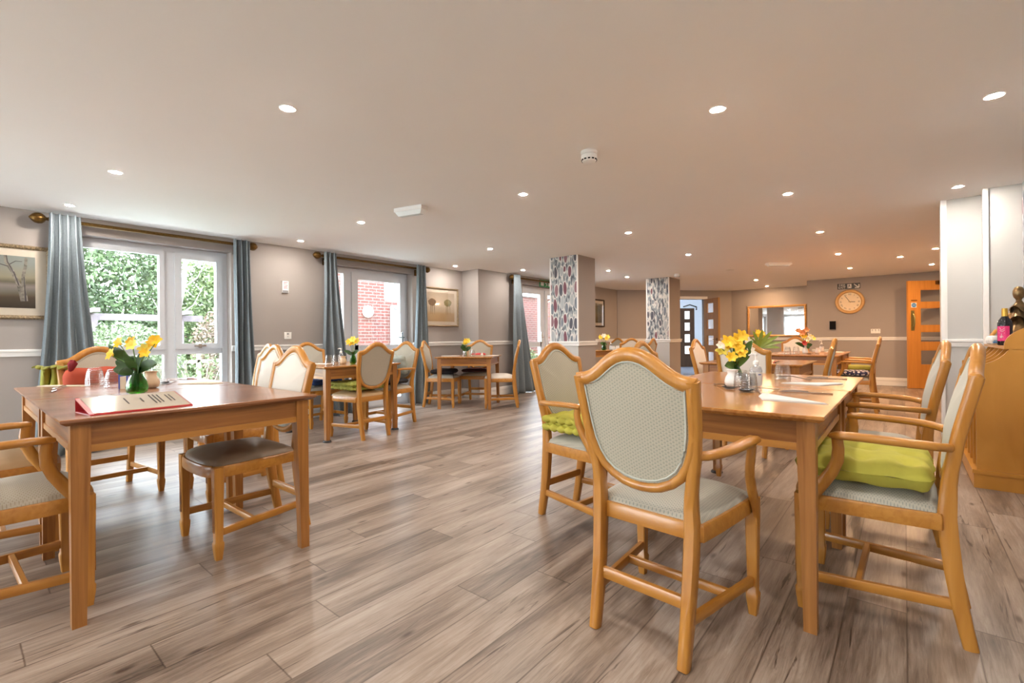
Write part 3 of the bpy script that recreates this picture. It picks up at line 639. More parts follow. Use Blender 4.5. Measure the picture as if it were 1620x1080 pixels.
def chair_meshes(fb, fs, wd='beech'):
    D = {}
    for s, n in ((-1, 'L'), (1, 'R')):
        D['fl'+n] = cached(('fl', s), lambda: leg_front(s).mesh('front_leg', m['beech']))
        D['rl'+n] = cached(('rl', s), lambda: leg_rear(s).mesh('rear_leg', m['beech'], ang=50))
        D['fg'+n] = cached(('fg', s), lambda: flute(s).mesh('flute', m['oak_rail'], smooth=False))
    def frame():
        pts = [(x, yb(z), z) for x, z in shield()]
        n = len(pts); w = []
        for (x, y, z) in pts: w.append(.0235 if z > .870 else (.0145 if z > .66 else .0165))
        mb = MB().sweep(pts, .0185, w, (0, 1, 0), closed=True)
        return mb.mesh('backrest_frame', m['beech'], ang=60)
    D['frame'] = cached('frame', frame)
    def panel():
        pts = shield(); C = Vector((0, yb(.74), .74)); mb = MB()
        O = [C + (Vector((x, yb(z), z))-C)*.975 for x, z in pts]
        def bulge(k0, k1):
            rs = [1, .96, .88, .75, .55, .3, 0]; vs = []; fs = []; n = len(O)
            for r in rs[:-1]:
                for p in O:
                    q = C + (p-C)*r; q.y = yb(q.z) + k0 + k1*(1-r**2.2); vs.append(q)
            q = C.copy(); q.y = yb(q.z)+k0+k1; vs.append(q)
            for i in range(len(rs)-2):
                for a in range(n): b = (a+1) % n; fs.append((i*n+a, i*n+b, (i+1)*n+b, (i+1)*n+a))
            L = (len(rs)-2)*n
            for a in range(n): fs.append((L+a, L+(a+1) % n, (len(rs)-1)*n))
            mb.add(vs, fs)
        bulge(.008, .022); bulge(-.009, -.006)
        return mb.mesh('backrest_panel', m[fb], ang=70)
    D['panel'] = cached(('panel', fb), panel)
    def piping():
        C = Vector((0, yb(.74), .74)); mb = MB()
        for off, k in ((.013, .885), (-.0125, .895)):
            pts = []
            for x, z in shield():
                p = C + (Vector((x, yb(z), z))-C)*k; p.y = yb(p.z)+off; pts.append(p)
            mb.tube(pts, .0032, 6, closed=True)
        return mb.mesh('piping', m['piping'] if fb.startswith('fabric_g') or fb == 'fabric' else m[fb])
    D['piping'] = cached(('piping', fb), piping)
    def seat():
        o = [Vector((x*.955, (y-.01)*.955+.012, .432)) for x, y in seat_outline()]
        mb = MB().dome(o, (0, .01, .432), lambda r: (0, 0, .045*(1-r**3.2) + (0 if r == 1 else .012)))
        mb.loft([[Vector((p.x, p.y, .424)) for p in o], o])
        return mb.mesh('seat', m.get(fs+'_seat', m[fs]), ang=75)
    D['seat'] = cached(('seat', fs), seat)
    def sframe():
        o = seat_outline(.012)
        mb = MB().loft([[(x, y, .378) for x, y in o], [(x*1.004, y*1.004, .382) for x, y in o], [(x*1.004, y*1.004, .424) for x, y in o], [(x*.985, y*.985, .431) for x, y in o]])
        return mb.mesh('seat_frame', m['beech_x'], ang=40)
    D['sframe'] = cached('sframe', sframe)
    def stretch(s):
        a = (.164*s, -.225, .135); b = (.221*s, .195, .125)
        return MB().sweep([a, b], .0105, .017, (1, 0, 0), prof='c').mesh('side_stretcher', m['beech_y'])
    D['stL'] = cached('stL', lambda: stretch(-1)); D['stR'] = cached('stR', lambda: stretch(1))
    D['stM'] = cached('stM', lambda: MB().sweep([(-.190, .03, .13), (.190, .03, .13)], .0105, .015, (0, 1, 0), prof='c').mesh('middle_stretcher', m['beech_x']))
    D['stB'] = cached('stB', lambda: MB().sweep([(-.163, -.226, .187), (.163, -.226, .187)], .0105, .019, (0, 1, 0), prof='c').mesh('back_stretcher', m['beech_x']))
    def arm(s):
        pts = [(.186*s, -.218, .652), (.215*s, -.205, .655), (.240*s, -.17, .660), (.256*s, -.11, .664), (.264*s, -.03, .667), (.265*s, .04, .668), (.262*s, .088, .666), (.260*s, .102, .664)]
        w = [.013, .015, .018, .021, .023, .024, .022, .016]; h = [.013, .013, .013, .013, .013, .013, .012, .008]
        mb = MB(); P = [Vector(p) for p in pts]; secs = []
        for i, p in enumerate(P):
            t = (P[min(i+1, len(P)-1)]-P[max(i-1, 0)]); t.z = 0; t.normalize(); sd_ = Vector((t.y, -t.x, 0))
            secs.append([p + sd_*(c[0]*w[i]) + Vector((0, 0, c[1]*h[i])) for c in [(1, .45), (.6, 1), (-.6, 1), (-1, .45), (-1, -.45), (-.6, -1), (.6, -1), (1, -.45)]])
        mb.loft(secs)
        return mb.mesh('armrest', m['beech_y'], ang=60)
    def armsup(s):
        pts = [(.258*s, .082, .660), (.256*s, .078, .62), (.250*s, .082, .575), (.244*s, .100, .53), (.240*s, .128, .485), (.238*s, .158, .44), (.237*s, .185, .40), (.236*s, .195, .365)]
        h = [.017, .018, .019, .020, .0215, .023, .024, .018]; w = [.013, .013, .0135, .014, .014, .0135, .012, .010]
        return MB().sweep(pts, w, h, (1, 0, 0), prof='r').mesh('arm_support', m['beech'], ang=60)
    for s, n in ((-1, 'L'), (1, 'R')):
        D['ar'+n] = cached(('ar', s), lambda: arm(s)); D['as'+n] = cached(('as', s), lambda: armsup(s))
    return D
def chair(label, x, y, rz, arms=True, fb='fabric', fs='fabric', group=None, pipe=True):
    D = chair_meshes(fb, fs)
    t = thing('dining_armchair' if arms else 'dining_chair', label, 'chair', (x, y, 0), rz, group)
    link('backrest_frame', D['frame'], t)
    p = link('backrest_panel', D['panel'], t)
    if pipe: link('piping', D['piping'], p)
    link('seat', D['seat'], t); link('seat_frame', D['sframe'], t)
    for k in ('L', 'R'):
        l = link('leg', D['fl'+k], t); link('flute', D['fg'+k], l); link('leg', D['rl'+k], t)
        link('side_stretcher', D['st'+k], t)
        if arms: a = link('armrest', D['ar'+k], t); link('arm_support', D['as'+k], a)
    link('middle_stretcher', D['stM'], t); link('back_stretcher', D['stB'], t)
    return t
CHR = {}
CHR['M'] = chair('large foreground armchair seen from behind with sage woven back, right table', -.668, 1.705, -3.8, True, 'fabric', 'fabric_g')
CHR['N'] = chair('armchair holding a tufted lime cushion, left of the foreground armchair', -1.345, 2.325, -96, True, 'fabric', 'fabric_g')
CHR['N2'] = chair('chair mostly hidden behind the foreground armchair, only its crest and dark legs showing', -1.25, 3.37, -92, False, 'fabric_g', 'fabric_g')
CHR['O'] = chair('armchair with the big lime cushion, nearest the sideboard', -.10, 2.275, 89, True, 'fabric_g', 'fabric_g')
CHR['P'] = chair('empty grey-backed armchair just behind the lime cushion one at right', -.135, 3.19, 92, True, 'fabric_g', 'fabric_g')
CHR['D'] = chair('chair with brown vinyl seat at the near corner of the dark left table', -2.69, .985, 181.5, False, 'fabric_plain', 'leather')
CHR['E'] = chair('second chair behind the brown-seated one at the dark left table', -3.563, 1.24, 178, False, 'fabric_plain', 'leather')
CHR['F'] = chair('third and farthest chair in the row beside the dark left table', -4.458, 1.56, 175, False, 'fabric_g', 'leather')
CHR['C'] = chair('chair against the window holding the brick red cushion', -4.085, .68, -87, False, 'fabric_tan', 'fabric_tan')
CHR['A'] = chair('patterned seat armchair cut off by the left edge of the photo', -2.655, .13, 2, True, 'fabric_g', 'fabric_tan')
CHR['B'] = chair('tan vinyl seat chair behind the cut off armchair at far left', -3.42, .12, 0, False, 'fabric_plain', 'leather_tan')
CHR['G'] = chair('chair with its back to us at the middle left table, tufted green cushion', -4.45, 2.79, 94, False, 'fabric_tan', 'leather_tan')
CHR['H'] = chair('armchair with blue cushion on the wall side of the middle left table', -5.40, 2.84, -88, True, 'fabric_g', 'fabric_g', pipe=False)
CHR['I'] = chair('armchair holding a grey green pillow beside the garden door curtain', -4.74, 3.36, 187, True, 'fabric_g', 'fabric_tan')
CHR['J'] = chair('chair with black cloth on its seat at the table under the tree picture', -5.37, 4.78, -55, False, 'fabric_tan', 'fabric_g')
CHR['K'] = chair('chair facing us with red backrest cushion and maroon seat pad', -5.25, 5.38, 212, False, 'fabric_tan', 'fabric_tan')
CHR['L'] = chair('empty chair on the right of the table under the tree picture', -4.63, 5.25, 128, False, 'fabric_tan', 'fabric_cream')
CHR['Q'] = chair('cream chair right behind the yellow flowers of the right table', -1.043, 4.60, -3.6, False, 'fabric_cream', 'fabric_cream')
CHR['R'] = chair('peach backed chair in front of the hallway doorway', -1.51, 5.37, -90, False, 'fabric_cream', 'fabric_cream')
CHR['S'] = chair('chair with a red menu folder leaning against its seat', -.80, 5.38, 92, False, 'fabric_g', 'fabric_g')
CHR['V'] = chair('armchair with floral cushion near the clock wall', -.533, 7.67, 90, True, 'fabric_g', 'fabric_g')
CHR['W'] = chair('armchair with dark green cushion behind the floral cushion one', -.556, 8.42, 90, True, 'fabric_g', 'fabric_g')
CHR['U'] = chair('cream chair under the mirror beyond the farthest right table', -1.5, 9.42, 180, False, 'fabric_cream', 'fabric_cream')
CHR['T7a'] = chair('white backed chair between the two pillars, nearest of its table', -4.18, 8.54, 40, False, 'fabric_cream', 'fabric_cream')
CHR['T7c'] = chair('wooden chair right beside the far patterned pillar', -3.68, 7.9, 95, False, 'fabric_tan', 'fabric_tan')
CHR['T7d'] = chair('brown chair at the far side of the table behind the near pillar', -5.0, 9.35, 170, False, 'fabric_tan', 'fabric_tan')
# ---------------------------------------------------------------- tables
def table(label, cx, cy, rz=0, s=.915, top='oak_top', cups=False, group=None):
    t = thing('dining_table', label, 'table', (cx, cy, 0), rz, group); h = s/2
    def mt():
        b = MB(); o = lambda k, z: [(x*(h-k), y*(h-k), z) for x, y in [(-1, -1), (1, -1), (1, 1), (-1, 1)]]
        b.loft([o(.018, .726), o(.001, .738), o(0, .741), o(0, .748), o(.0025, .75)]); return b.mesh('tabletop', m[top], smooth=False)
    link('tabletop', cached(('top', s, top), mt), t)
    def ma():
        b = MB(); a = h-.062
        for (p, q) in [((-a, -a-.022), (a, -a)), ((-a, a), (a, a+.022)), ((-a-.022, -a), (-a, a)), ((a, -a), (a+.022, a))]: b.box((p[0], p[1], .645), (q[0], q[1], .726))
        return b.mesh('apron', m['oak_rail'], smooth=False)
    ap = link('apron', cached(('ap', s), ma), t)
    def ml():
        b = MB(); a = h-.07; c = h-.034
        for (p, q) in [((-a, -c), (a, -c+.03)), ((-a, c-.03), (a, c)), ((-c, -a), (-c+.03, a)), ((c-.03, -a), (c, a))]: b.box((p[0], p[1], .622), (q[0], q[1], .647))
        return b.mesh('apron_rail', m['oak_lip'], smooth=False)
    link('apron_rail', cached(('lip', s), ml), ap)
    for sx in (-1, 1):
        for sy in (-1, 1):
            def mleg():
                b = MB(); x1, y1 = sx*(h-.03), sy*(h-.03); secs = []
                for z, w in [(0, .040), (.35, .047), (.62, .056), (.726, .056)]:
                    x0, y0 = x1-sx*w, y1-sy*w; secs.append([(x1, y1, z), (x0, y1, z), (x0, y0, z), (x1, y0, z)])
                return b.loft(secs).mesh('leg', m['oak_leg'], smooth=False)
            l = link('leg', cached(('tl', s, sx, sy), mleg), t)
            if cups: link('castor_cup', cached(('cup', s, sx, sy), lambda: MB().lathe([(.0, .0), (.040, 0), (.042, .006), (.034, .018), (.03, .018)], (sx*(h-.05), sy*(h-.05), .0), 18).mesh('castor_cup', m['rubber'])), l)
    return t
table('dark grained square table nearest the camera at left, red menu on it', -2.703, .700, 0, .925, 'oak_top_shaded')
table('dark grained square table on the window side of the left pair', -3.634, .700, 0, .925, 'oak_top_shaded')
table('near right table with white folded napkin, foreground armchair pulled up', -.667, 2.315, 0, .925)
table('second table joined behind the near right one', -.667, 3.253, 0, .935, cups=True)
table('middle left table in front of the glazed garden door', -4.815, 2.795, 0, .91, cups=True)
table('small light table beneath the framed picture of two trees', -5.04, 5.02, 32.3, .84)
table('bare table holding the big leafy fatsia arrangement', -1.165, 5.39, 0, .915)
table('far right table with the jug and peach flowers', -1.105, 7.76, 0, .915)
table('table joined behind the far right one, below the clock', -1.105, 8.68, 0, .915)
table('table half hidden behind the near wallpapered pillar', -4.80, 8.55, -40, .9)
# ---------------------------------------------------------------- cushions
def pad(w, d, t, nb=3, scal=.0, seed=0, puff=.5):
    """tufted cushion, centred on origin, bottom z=0"""
    N = 26; vs = []; fs = []; rnd = random.Random(seed)
    btn = [((i+.5)/nb*2-1, (j+.5)/nb*2-1) for i in range(nb) for j in range(nb)] if nb else []
    for side in (1, -1):
        for i in range(N+1):
            for j in range(N+1):
                u = i/N*2-1; v = j/N*2-1
                mx = max(abs(u), abs(v)); e = (1-mx**8)**.5 if mx < 1 else 0
                hgt = t/2*e
                for (bu, bv) in btn:
                    dq = ((u-bu)**2+(v-bv)**2)
                    hgt *= 1-.55*math.exp(-dq/.022)
                ru = u*(1+scal*math.cos(v*9)*(abs(u) > .85)); rv = v*(1+scal*math.cos(u*9)*(abs(v) > .85))
                cr = 1-.05*(abs(u*v)**3)
                z = t/2+side*hgt + .004*noise.noise(Vector((u*3+seed, v*3, side)))
                vs.append((ru*w/2*cr, rv*d/2*cr, z))
    K = (N+1)**2
    for side in (0, 1):
        for i in range(N):
            for j in range(N):
                a = side*K+i*(N+1)+j; fs.append((a, a+1, a+N+2, a+N+1))
    return MB().add(vs, fs)
def roll_edge(w, d, t, n=7):
    """bumpy stitched border bulges of a tufted box cushion"""
    mb = MB()
    for (ax, L, o) in (('x', w, d/2), ('x', w, -d/2), ('y', d, w/2), ('y', d, -w/2)):
        for zz in (t*.3, t*.72):
            pts = []; r = []
            K = n*4
            for k in range(K+1):
                s = (k/K-.5)*L*.97; pts.append((s, o*.985, zz) if ax == 'x' else (o*.985, s, zz))
                r.append(t*.20*(.45+.55*abs(math.sin(k/4*pi))))
            mb.tube(pts, r, 8)
    return mb
def cushion(name, label, cat, x, y, z, rz, mat, w=.42, d=.42, t=.06, nb=3, tilt=0, border=False, group=None, mat2=None):
    o = pad(w, d, t, nb, .02, int(x*100) % 50)
    if border: o.merge(roll_edge(w, d, t))
    ob = o.build(name, m[mat], None, ang=80); tag(ob, label, cat, group)
    ob.location = (x, y, z); ob.rotation_euler = (R(tilt), 0, R(rz)); return ob
cushion('seat_cushion', 'big lime tufted seat cushion on the right-hand armchair', 'cushion', -.125, 2.275, .482, 89, 'lime', .44, .41, .105, 3)
cushion('seat_cushion', 'lime tufted box cushion in the armchair left of the foreground one', 'cushion', -1.365, 2.33, .486, -96, 'lime', .41, .39, .11, 3, border=True)
cushion('seat_cushion', 'moss green tufted cushion on the middle left table chair', 'cushion', -4.48, 2.79, .486, 94, 'moss', .41, .40, .10, 3, border=True)
cushion('seat_cushion', 'navy blue seat cushion on the wall side armchair', 'cushion', -5.39, 2.84, .486, -88, 'blue_c', .40, .40, .07, 2)
cushion('seat_cushion', 'maroon seat pad beneath the red backrest cushion', 'cushion', -5.245, 5.372, .486, 212, 'maroon', .42, .40, .05, 2)
cushion('seat_cushion', 'floral navy and white seat cushion near the clock wall', 'cushion', -.545, 7.67, .486, 90, 'floral', .42, .40, .06, 0)
cushion('seat_cushion', 'dark green seat cushion beyond the floral one', 'cushion', -.56, 8.42, .486, 90, 'olive', .42, .40, .09, 2)
cushion('back_cushion', 'brick red cushion standing on the window chair', 'cushion', -4.13, .665, .665, -87, 'red_c', .42, .36, .10, 0, tilt=78)
cushion('back_cushion', 'bright red cushion against the backrest under the tree picture', 'cushion', -5.36, 5.545, .62, 212, 'red_p', .25, .30, .06, 0, tilt=78)
cushion('back_cushion', 'grey green pillow leaning in the armchair by the curtain', 'cushion', -4.76, 3.43, .69, 187, 'sagegrey', .36, .24, .09, 0, tilt=72)
cushion('seat_cushion', 'black seat cushion under the grey green pillow', 'cushion', -4.745, 3.345, .486, 187, 'black_c', .38, .36, .06, 2)
# red bow on the brick red cushion, olive throw
bw = MB()
for a in (-1, 1):
    bw.loft([[Vector((0, 0, 0)) + Vector((.01*math.cos(k), .01*math.sin(k), 0)) for k in (0, 1.57, 3.14, 4.7)],
             [Vector((a*.03, .01, .04)) + Vector((.022*math.cos(k), .022*math.sin(k), .01)) for k in (0, 1.57, 3.14, 4.7)],
             [Vector((a*.045, .01, .075)) + Vector((.006*math.cos(k), .006*math.sin(k), 0)) for k in (0, 1.57, 3.14, 4.7)]])
ob = bw.build('fabric_bow', m['crimson'], None, ang=80); ob.location = (-4.12, .49, .83); tag(ob, 'small crimson fabric bow on the corner of the brick red cushion', 'bow')
th = MB(); vs = []; fs = []; NU, NV = 30, 24
for i in range(NU+1):
    for j in range(NV+1):
        u = i/NU; v = j/NV
        x = (u-.5)*.16; z = -.36*max(0, v-.28) if v > .28 else 0; y = -.10+.28*v if v < .28 else -.02+.05*math.sin(v*3)
        fold = .014*math.sin(u*26+v*3)+.01*math.sin(u*11+v*9)
        vs.append((x*(1+.25*v), y+fold, z+fold*.5))
for i in range(NU):
    for j in range(NV): a = i*(NV+1)+j; fs.append((a, a+1, a+NV+2, a+NV+1))
th.add(vs, fs); ob = th.build('folded_throw', m['olive'], None, ang=80); ob.location = (-4.34, .445, .86); ob.rotation_euler = (0, 0, R(60))
so_ = ob.modifiers.new('thick', 'SOLIDIFY'); so_.thickness = .008
tag(ob, 'crumpled olive green throw hung over the window chair corner', 'throw')
# black cloth on chair J
bc = thing('draped_jacket', 'black cloth bundled on the chair seat with a hanging strap', 'jacket', (-5.36, 4.80, .486), -55)
pad(.40, .36, .07, 0, .05, 9).build('cloth', m['black_c'], bc, ang=80)
MB().sweep([(.12, .10, .05), (.20, .17, .03), (.235, .19, -.03), (.24, .195, -.15), (.235, .20, -.34)], .010, .002, (1, 0, 0)).build('strap', m['black_c'], bc)
# ---------------------------------------------------------------- tableware helpers
TZ = .7502
def tumbler(label, x, y, z=TZ, r=.038, h=.098, group=None):
    mb = MB().lathe([(r, 0), (r*1.0, .004), (r*.99, h*.35), (r*.9, h*.7), (r*.74, h*.94), (r*.68, h), (.0, h)], n=24, cap=False)
    mb.lathe([(r*.93, .001), (r*.92, h*.35), (r*.83, h*.7), (r*.66, h*.88), (0, h*.88)], n=24, cap=False)
    for k in range(6):
        zz = h*(.1+.14*k); rr_ = r*(1.0 if zz < h*.35 else 1.0-.28*(zz/h-.35)/.6)
        mb.lathe([(rr_, zz-.004), (rr_*1.035, zz), (rr_, zz+.004)], n=24, rib=.012, ribn=12, cap=False)
    o = mb.build('glass_tumbler', m['tumbler'], None, ang=60); o.location = (x, y, z); return tag(o, label, 'glass', group)
def pot(label, x, y, mat, z=TZ, s=1.0):
    mb = MB().lathe([(.018*s, 0), (.030*s, .006*s), (.035*s, .024*s), (.030*s, .045*s), (.021*s, .060*s), (.023*s, .074*s), (.028*s, .080*s), (.024*s, .080*s), (.018*s, .062*s), (0, .06*s)], n=22)
    o = mb.build('milk_pot', m[mat], None, ang=60); o.location = (x, y, z); return tag(o, label, 'pot')
def vase(label, x, y, mat='greenglass', h=.13, r=.042, z=TZ, name='flower_vase'):
    p = [(r*.55, 0), (r*.9, .008), (r, h*.25), (r*.85, h*.5), (r*.45, h*.78), (r*.40, h*.86), (r*.58, h)]
    mb = MB().lathe(p, n=36, rib=.03, ribn=12, cap=False).lathe([(0, .003), (r*.55, .0)], n=36, cap=False).lathe([(q*.9, w_+.002) for q, w_ in p[1:]], n=36, cap=False)
    o = mb.build(name, m[mat], None, ang=70); o.location = (x, y, z); return tag(o, label, 'vase')
def blossom(c, d, r, n=6, cup=.45):
    """lily-like bloom at c facing d"""
    mb = MB(); d = Vector(d).normalized(); q = d.to_track_quat('Z', 'Y').to_matrix()
    for k in range(n):
        a = 2*pi*k/n+random.uniform(-.1, .1); vs = []; fs = []; L = r*random.uniform(.88, 1.1)
        for i in range(5):
            t = i/4; wid = r*.36*math.sin(pi*(.12+.82*t)); rad = L*t; hz = cup*r*(math.sin(t*pi*.6))
            for s in (-1, 0, 1):
                lx, ly, lz = rad, s*wid, hz - (0 if s else .12*r*math.sin(t*pi))
                vs.append(Vector(c) + q @ Vector((lx*math.cos(a)-ly*math.sin(a), lx*math.sin(a)+ly*math.cos(a), lz)))
        for i in range(4):
            for s in (0, 1): o = i*3+s; fs.append((o, o+1, o+4, o+3))
        mb.add(vs, fs)
    mb.lathe([(r*.1, -.3*r), (r*.16, 0), (r*.05, .3*r)], c, 6)
    return mb
def leafblade(a, b, w, droop=.2, face=.7):
    A = Vector(a); B = Vector(b); t = (B-A); L = t.length; s = t.cross(Vector((0, 0, 1))*(1-face) - fw*face).normalized(); vs = []; fs = []; n = 7
    for i in range(n+1):
        k = i/n; p = A+t*k - Vector((0, 0, droop*L*k*k)); ww = w*math.sin(pi*min(1, .08+.92*k))**.8*(1 if k < 1 else 0)
        q_ = Vector((-fw.x*.2, -fw.y*.2, .3))*ww; vs += [p-s*ww+q_, p, p+s*ww+q_]
    for i in range(n):
        for j in (0, 1): o = i*3+j; fs.append((o, o+1, o+4, o+3))
    return MB().add(vs, fs)
def bouquet(label, x, y, z, heads, leaves, neck=.12, mats=('petal',), lm='leaf', name='flower_bunch'):
    t = thing(name, label, 'flowers', (x, y, z))
    for i, (hx, hy, hz, r) in enumerate(heads):
        mt = mats[i % len(mats)]
        MB().tube([(random.uniform(-.01, .01), random.uniform(-.01, .01), .012), (hx*.12, hy*.12, neck), (hx*.6, hy*.6, (neck+hz)/2+.01), (hx, hy, hz-.01)], .0022, 5).build('stem', m['stem'], t)
        d = Vector((hx*5-fw.x*1.1, hy*5-fw.y*1.1, .5)); blossom((hx, hy, hz), d, r).build('blossom', m[mt], t, ang=80)
    for (lx, ly, lz, w_) in leaves:
        leafblade((lx*.1, ly*.1, neck*.9), (lx, ly, lz), w_).build('leaf', m[lm], t, ang=80)
    return t
def V2(u, d=0):   # offset: u metres to image right, d metres away
    return (rt.x*u+fw.x*d, rt.y*u+fw.y*d)
def hd_(lst): return [(*V2(u, d), z, r) for (u, d, z, r) in lst]
def spoon(label, x, y, rz, z=TZ, group=None, mat='metal'):
    mb = MB(); o = [(.024*math.cos(a), .036*math.sin(a), 0) for a in [2*pi*k/16 for k in range(16)]]
    mb.dome([Vector((p[0], p[1], .006)) for p in o], (0, 0, .006), lambda r: (0, 0, -.005*(1-r*r)))
    mb.dome([Vector((p[0], p[1], .0066)) for p in o], (0, 0, .0066), lambda r: (0, 0, -.0045*(1-r*r)))
    mb.sweep([(0, -.030, .0066), (0, -.05, .010), (0, -.10, .007), (0, -.15, .003), (0, -.168, .003)], [.003, .0028, .0035, .006, .004], .0012, (1, 0, 0))
    mb.v = [(p[0]*1.25, p[1]*1.25, p[2]*1.8) for p in mb.v]; ob = mb.build('spoon', m[mat], None, ang=70); ob.location = (x, y, z); ob.rotation_euler = (0, 0, R(rz)); return tag(ob, label, 'spoon', group)
def knife(label, x, y, rz, z=TZ, group=None):
    t = thing('table_knife', label, 'knife', (x, y, z), rz, group)
    MB().sweep([(0, -.095, .004), (0, -.05, .0045), (0, 0, .004)], [.006, .0055, .004], .0035, (1, 0, 0)).build('handle', m['metal'], t)
    MB().box((-.0006, 0, .001), (.0006, .01, .012)).sweep([(0, 0, .005), (0, .05, .005), (0, .10, .004), (0, .118, .002)], [.0008, .0008, .0007, .0004], [.006, .009, .008, .001], (1, 0, 0)).build('blade', m['metal'], t)
    return t
def fork(label, x, y, rz, z=TZ):
    mb = MB().sweep([(0, -.13, .003), (0, -.05, .006), (0, 0, .004)], [.005, .003, .007], .0012, (1, 0, 0))
    mb.box((-.011, 0, .003), (.011, .012, .0045))
    for k in range(4): mb.sweep([(-.0093+.0062*k, .01, .004), (-.0093+.0062*k, .035, .006), (-.0093+.0062*k, .055, .012)], [.0017, .0016, .0008], .0009, (1, 0, 0))
    ob = mb.build('fork', m['metal'], None); ob.location = (x, y, z); ob.rotation_euler = (0, 0, R(rz)); return tag(ob, label, 'fork')
def napkin(label, x, y, rz, poly, mat='paper', z=TZ, t=.006, folds=3, group=None):
    mb = MB()
    for k in range(folds):
        s = 1-.03*k; mb.prism([(p[0]*s, p[1]*s) for p in poly], k*t/folds, (k+.7)*t/folds, 'z')
    ob = mb.build('paper_napkin', m[mat], None, smooth=False); ob.location = (x, y, z); ob.rotation_euler = (0, 0, R(rz)); return tag(ob, label, 'napkin', group)
def sanitizer(label, x, y, z=TZ, s=1.0):
    t = thing('pump_bottle', label, 'bottle', (x, y, z), 0)
    MB().lathe([(0, 0), (.026*s, 0), (.029*s, .005), (.029*s, .095*s), (.024*s, .112*s), (.012*s, .122*s), (.011*s, .128*s), (0, .128*s)], n=22).build('body', m['frostplastic'], t)
    MB().lathe([(.0292*s, .02*s), (.0296*s, .022*s), (.0296*s, .088*s), (.0292*s, .09*s)], n=22, cap=False).build('paper_label', m['paper'], t)
    MB().box((-.004, -.0306*s, .075*s), (.010, -.0296*s, .079*s)).xf(Matrix.Rotation(yaw, 4, 'Z')).build('label_print', m['blue_p'], t)
    p = MB().lathe([(.013*s, .126*s), (.014*s, .14*s), (.009*s, .146*s), (.004*s, .148*s), (.004*s, .17*s), (.009*s, .172*s), (.009*s, .18*s), (0, .181*s)], n=16)
    p.sweep([(0, 0, .176*s), (-rt.x*.02*s, -rt.y*.02*s, .178*s), (-rt.x*.036*s, -rt.y*.036*s, .172*s)], [.006*s, .005*s, .003*s], .004*s, (0, 0, 1)); p.build('pump', m['china'], t); return t
# ---------------------------------------------------------------- left pair of tables
vase('ribbed green glass vase on the dark left table', -3.085, .622, h=.135, r=.048)
bouquet('yellow alstroemeria with dark leaves on the dark left table', -3.085, .622, TZ,
   hd_([(-.085, 0, .262, .034), (-.11, -.02, .205, .034), (-.04, .02, .265, .034), (.005, -.03, .25, .034), (.045, 0, .23, .032), (.075, .02, .262, .034), (.10, 0, .275, .034), (.07, -.03, .21, .03)]),
   hd_([(-.15, 0, .30, .028), (-.10, -.03, .15, .034), (.12, -.02, .19, .030), (-.13, .02, .20, .03), (.0, -.06, .20, .03), (.05, -.05, .15, .028), (.02, .03, .27, .02), (-.06, .04, .22, .026), (.07, .05, .17, .026), (-.03, -.05, .24, .02), (-.05, -.06, .12, .026)]),
   .12, ('petal', 'petal', 'petal', 'petal_lemon', 'petal_lemon', 'petal'), 'leaf_dark')
tumbler('upturned tumbler in front of the red cushion, leftmost on the dark table', -3.80, .56, r=.046, h=.112)
tumbler('upturned tumbler between the vase and the red cushion', -3.587, .615, r=.046, h=.108)
tumbler('upturned tumbler at the window side of the cream pot', -3.62, .83, r=.043, h=.112)
pot('cream china milk pot beside the green ribbed vase', -3.358, .742, 'cream_china', s=1.22)
sb_ = thing('sachet_holder', 'white box of sachets with blue stripes behind the ribbed vase', 'holder', (-3.44, .655, TZ), 40)
MB().box((-.035, -.025, 0), (.035, .025, .07)).build('box', m['paper_tan'], sb_, smooth=False)
MB().box((-.037, -.027, 0), (-.03, .027, .085)).box((.008, -.027, 0), (.015, .027, .085)).build('stripe', m['blue_p'], sb_, smooth=False)
MB().lathe([(0, 0), (.022, 0), (.024, .01), (.022, .06), (.012, .075), (0, .078)], (.06, .02, 0), 14).build('shaker', m['clear'], sb_)
napkin('cream folded paper napkin at the window corner of the left tables', -3.98, .43, 32, [(-.14, -.03), (.16, -.012), (.17, .03), (-.13, .012)], 'paper_tan')
knife('knife lying near the left edge of the window side table', -3.62, .37, 72)
knife('knife beside the cream napkin on the window side table', -3.80, .40, 66)
spoon('spoon beside the tumbler near the garden window', -3.60, .87, -120, mat='metal_dark')
knife('knife nearest the garden window', -3.83, 1.05, -74)
napkin('cream paper napkin at the far right of the left tables', -3.42, 1.02, 20, [(-.10, -.09), (.12, -.03), (.12, .05), (-.06, .08)], 'paper_tan')
mn = thing('menu_binder', 'red menu binder propped open on the dark left table', 'menu', (-2.30, .485, TZ), 0)
def slab(x0, z0, x1, z1, y0, y1, sk, t_): return [[(x0, y0, z0), (x0, y1, z0), (x0, y1, z0+t_), (x0, y0, z0+t_)], [(x1, y0-sk, z1), (x1, y1-sk, z1), (x1, y1-sk, z1+t_), (x1, y0-sk, z1+t_)]]
MB().loft(slab(0, 0, -.165, .048, -.16, .165, .02, .004)).build('front_cover', m['red_p'], mn, smooth=False)
MB().loft(slab(-.02, 0, -.163, .0, -.16, .165, .02, .003)).loft(slab(-.160, 0, -.166, .05, -.18, .145, .0, .003)).build('back_cover', m['red_p'], mn, smooth=False)
MB().loft(slab(-.006, .0058, -.160, .0506, -.145, .157, .02, .002)).build('page', m['paper_tan'], mn, smooth=False)
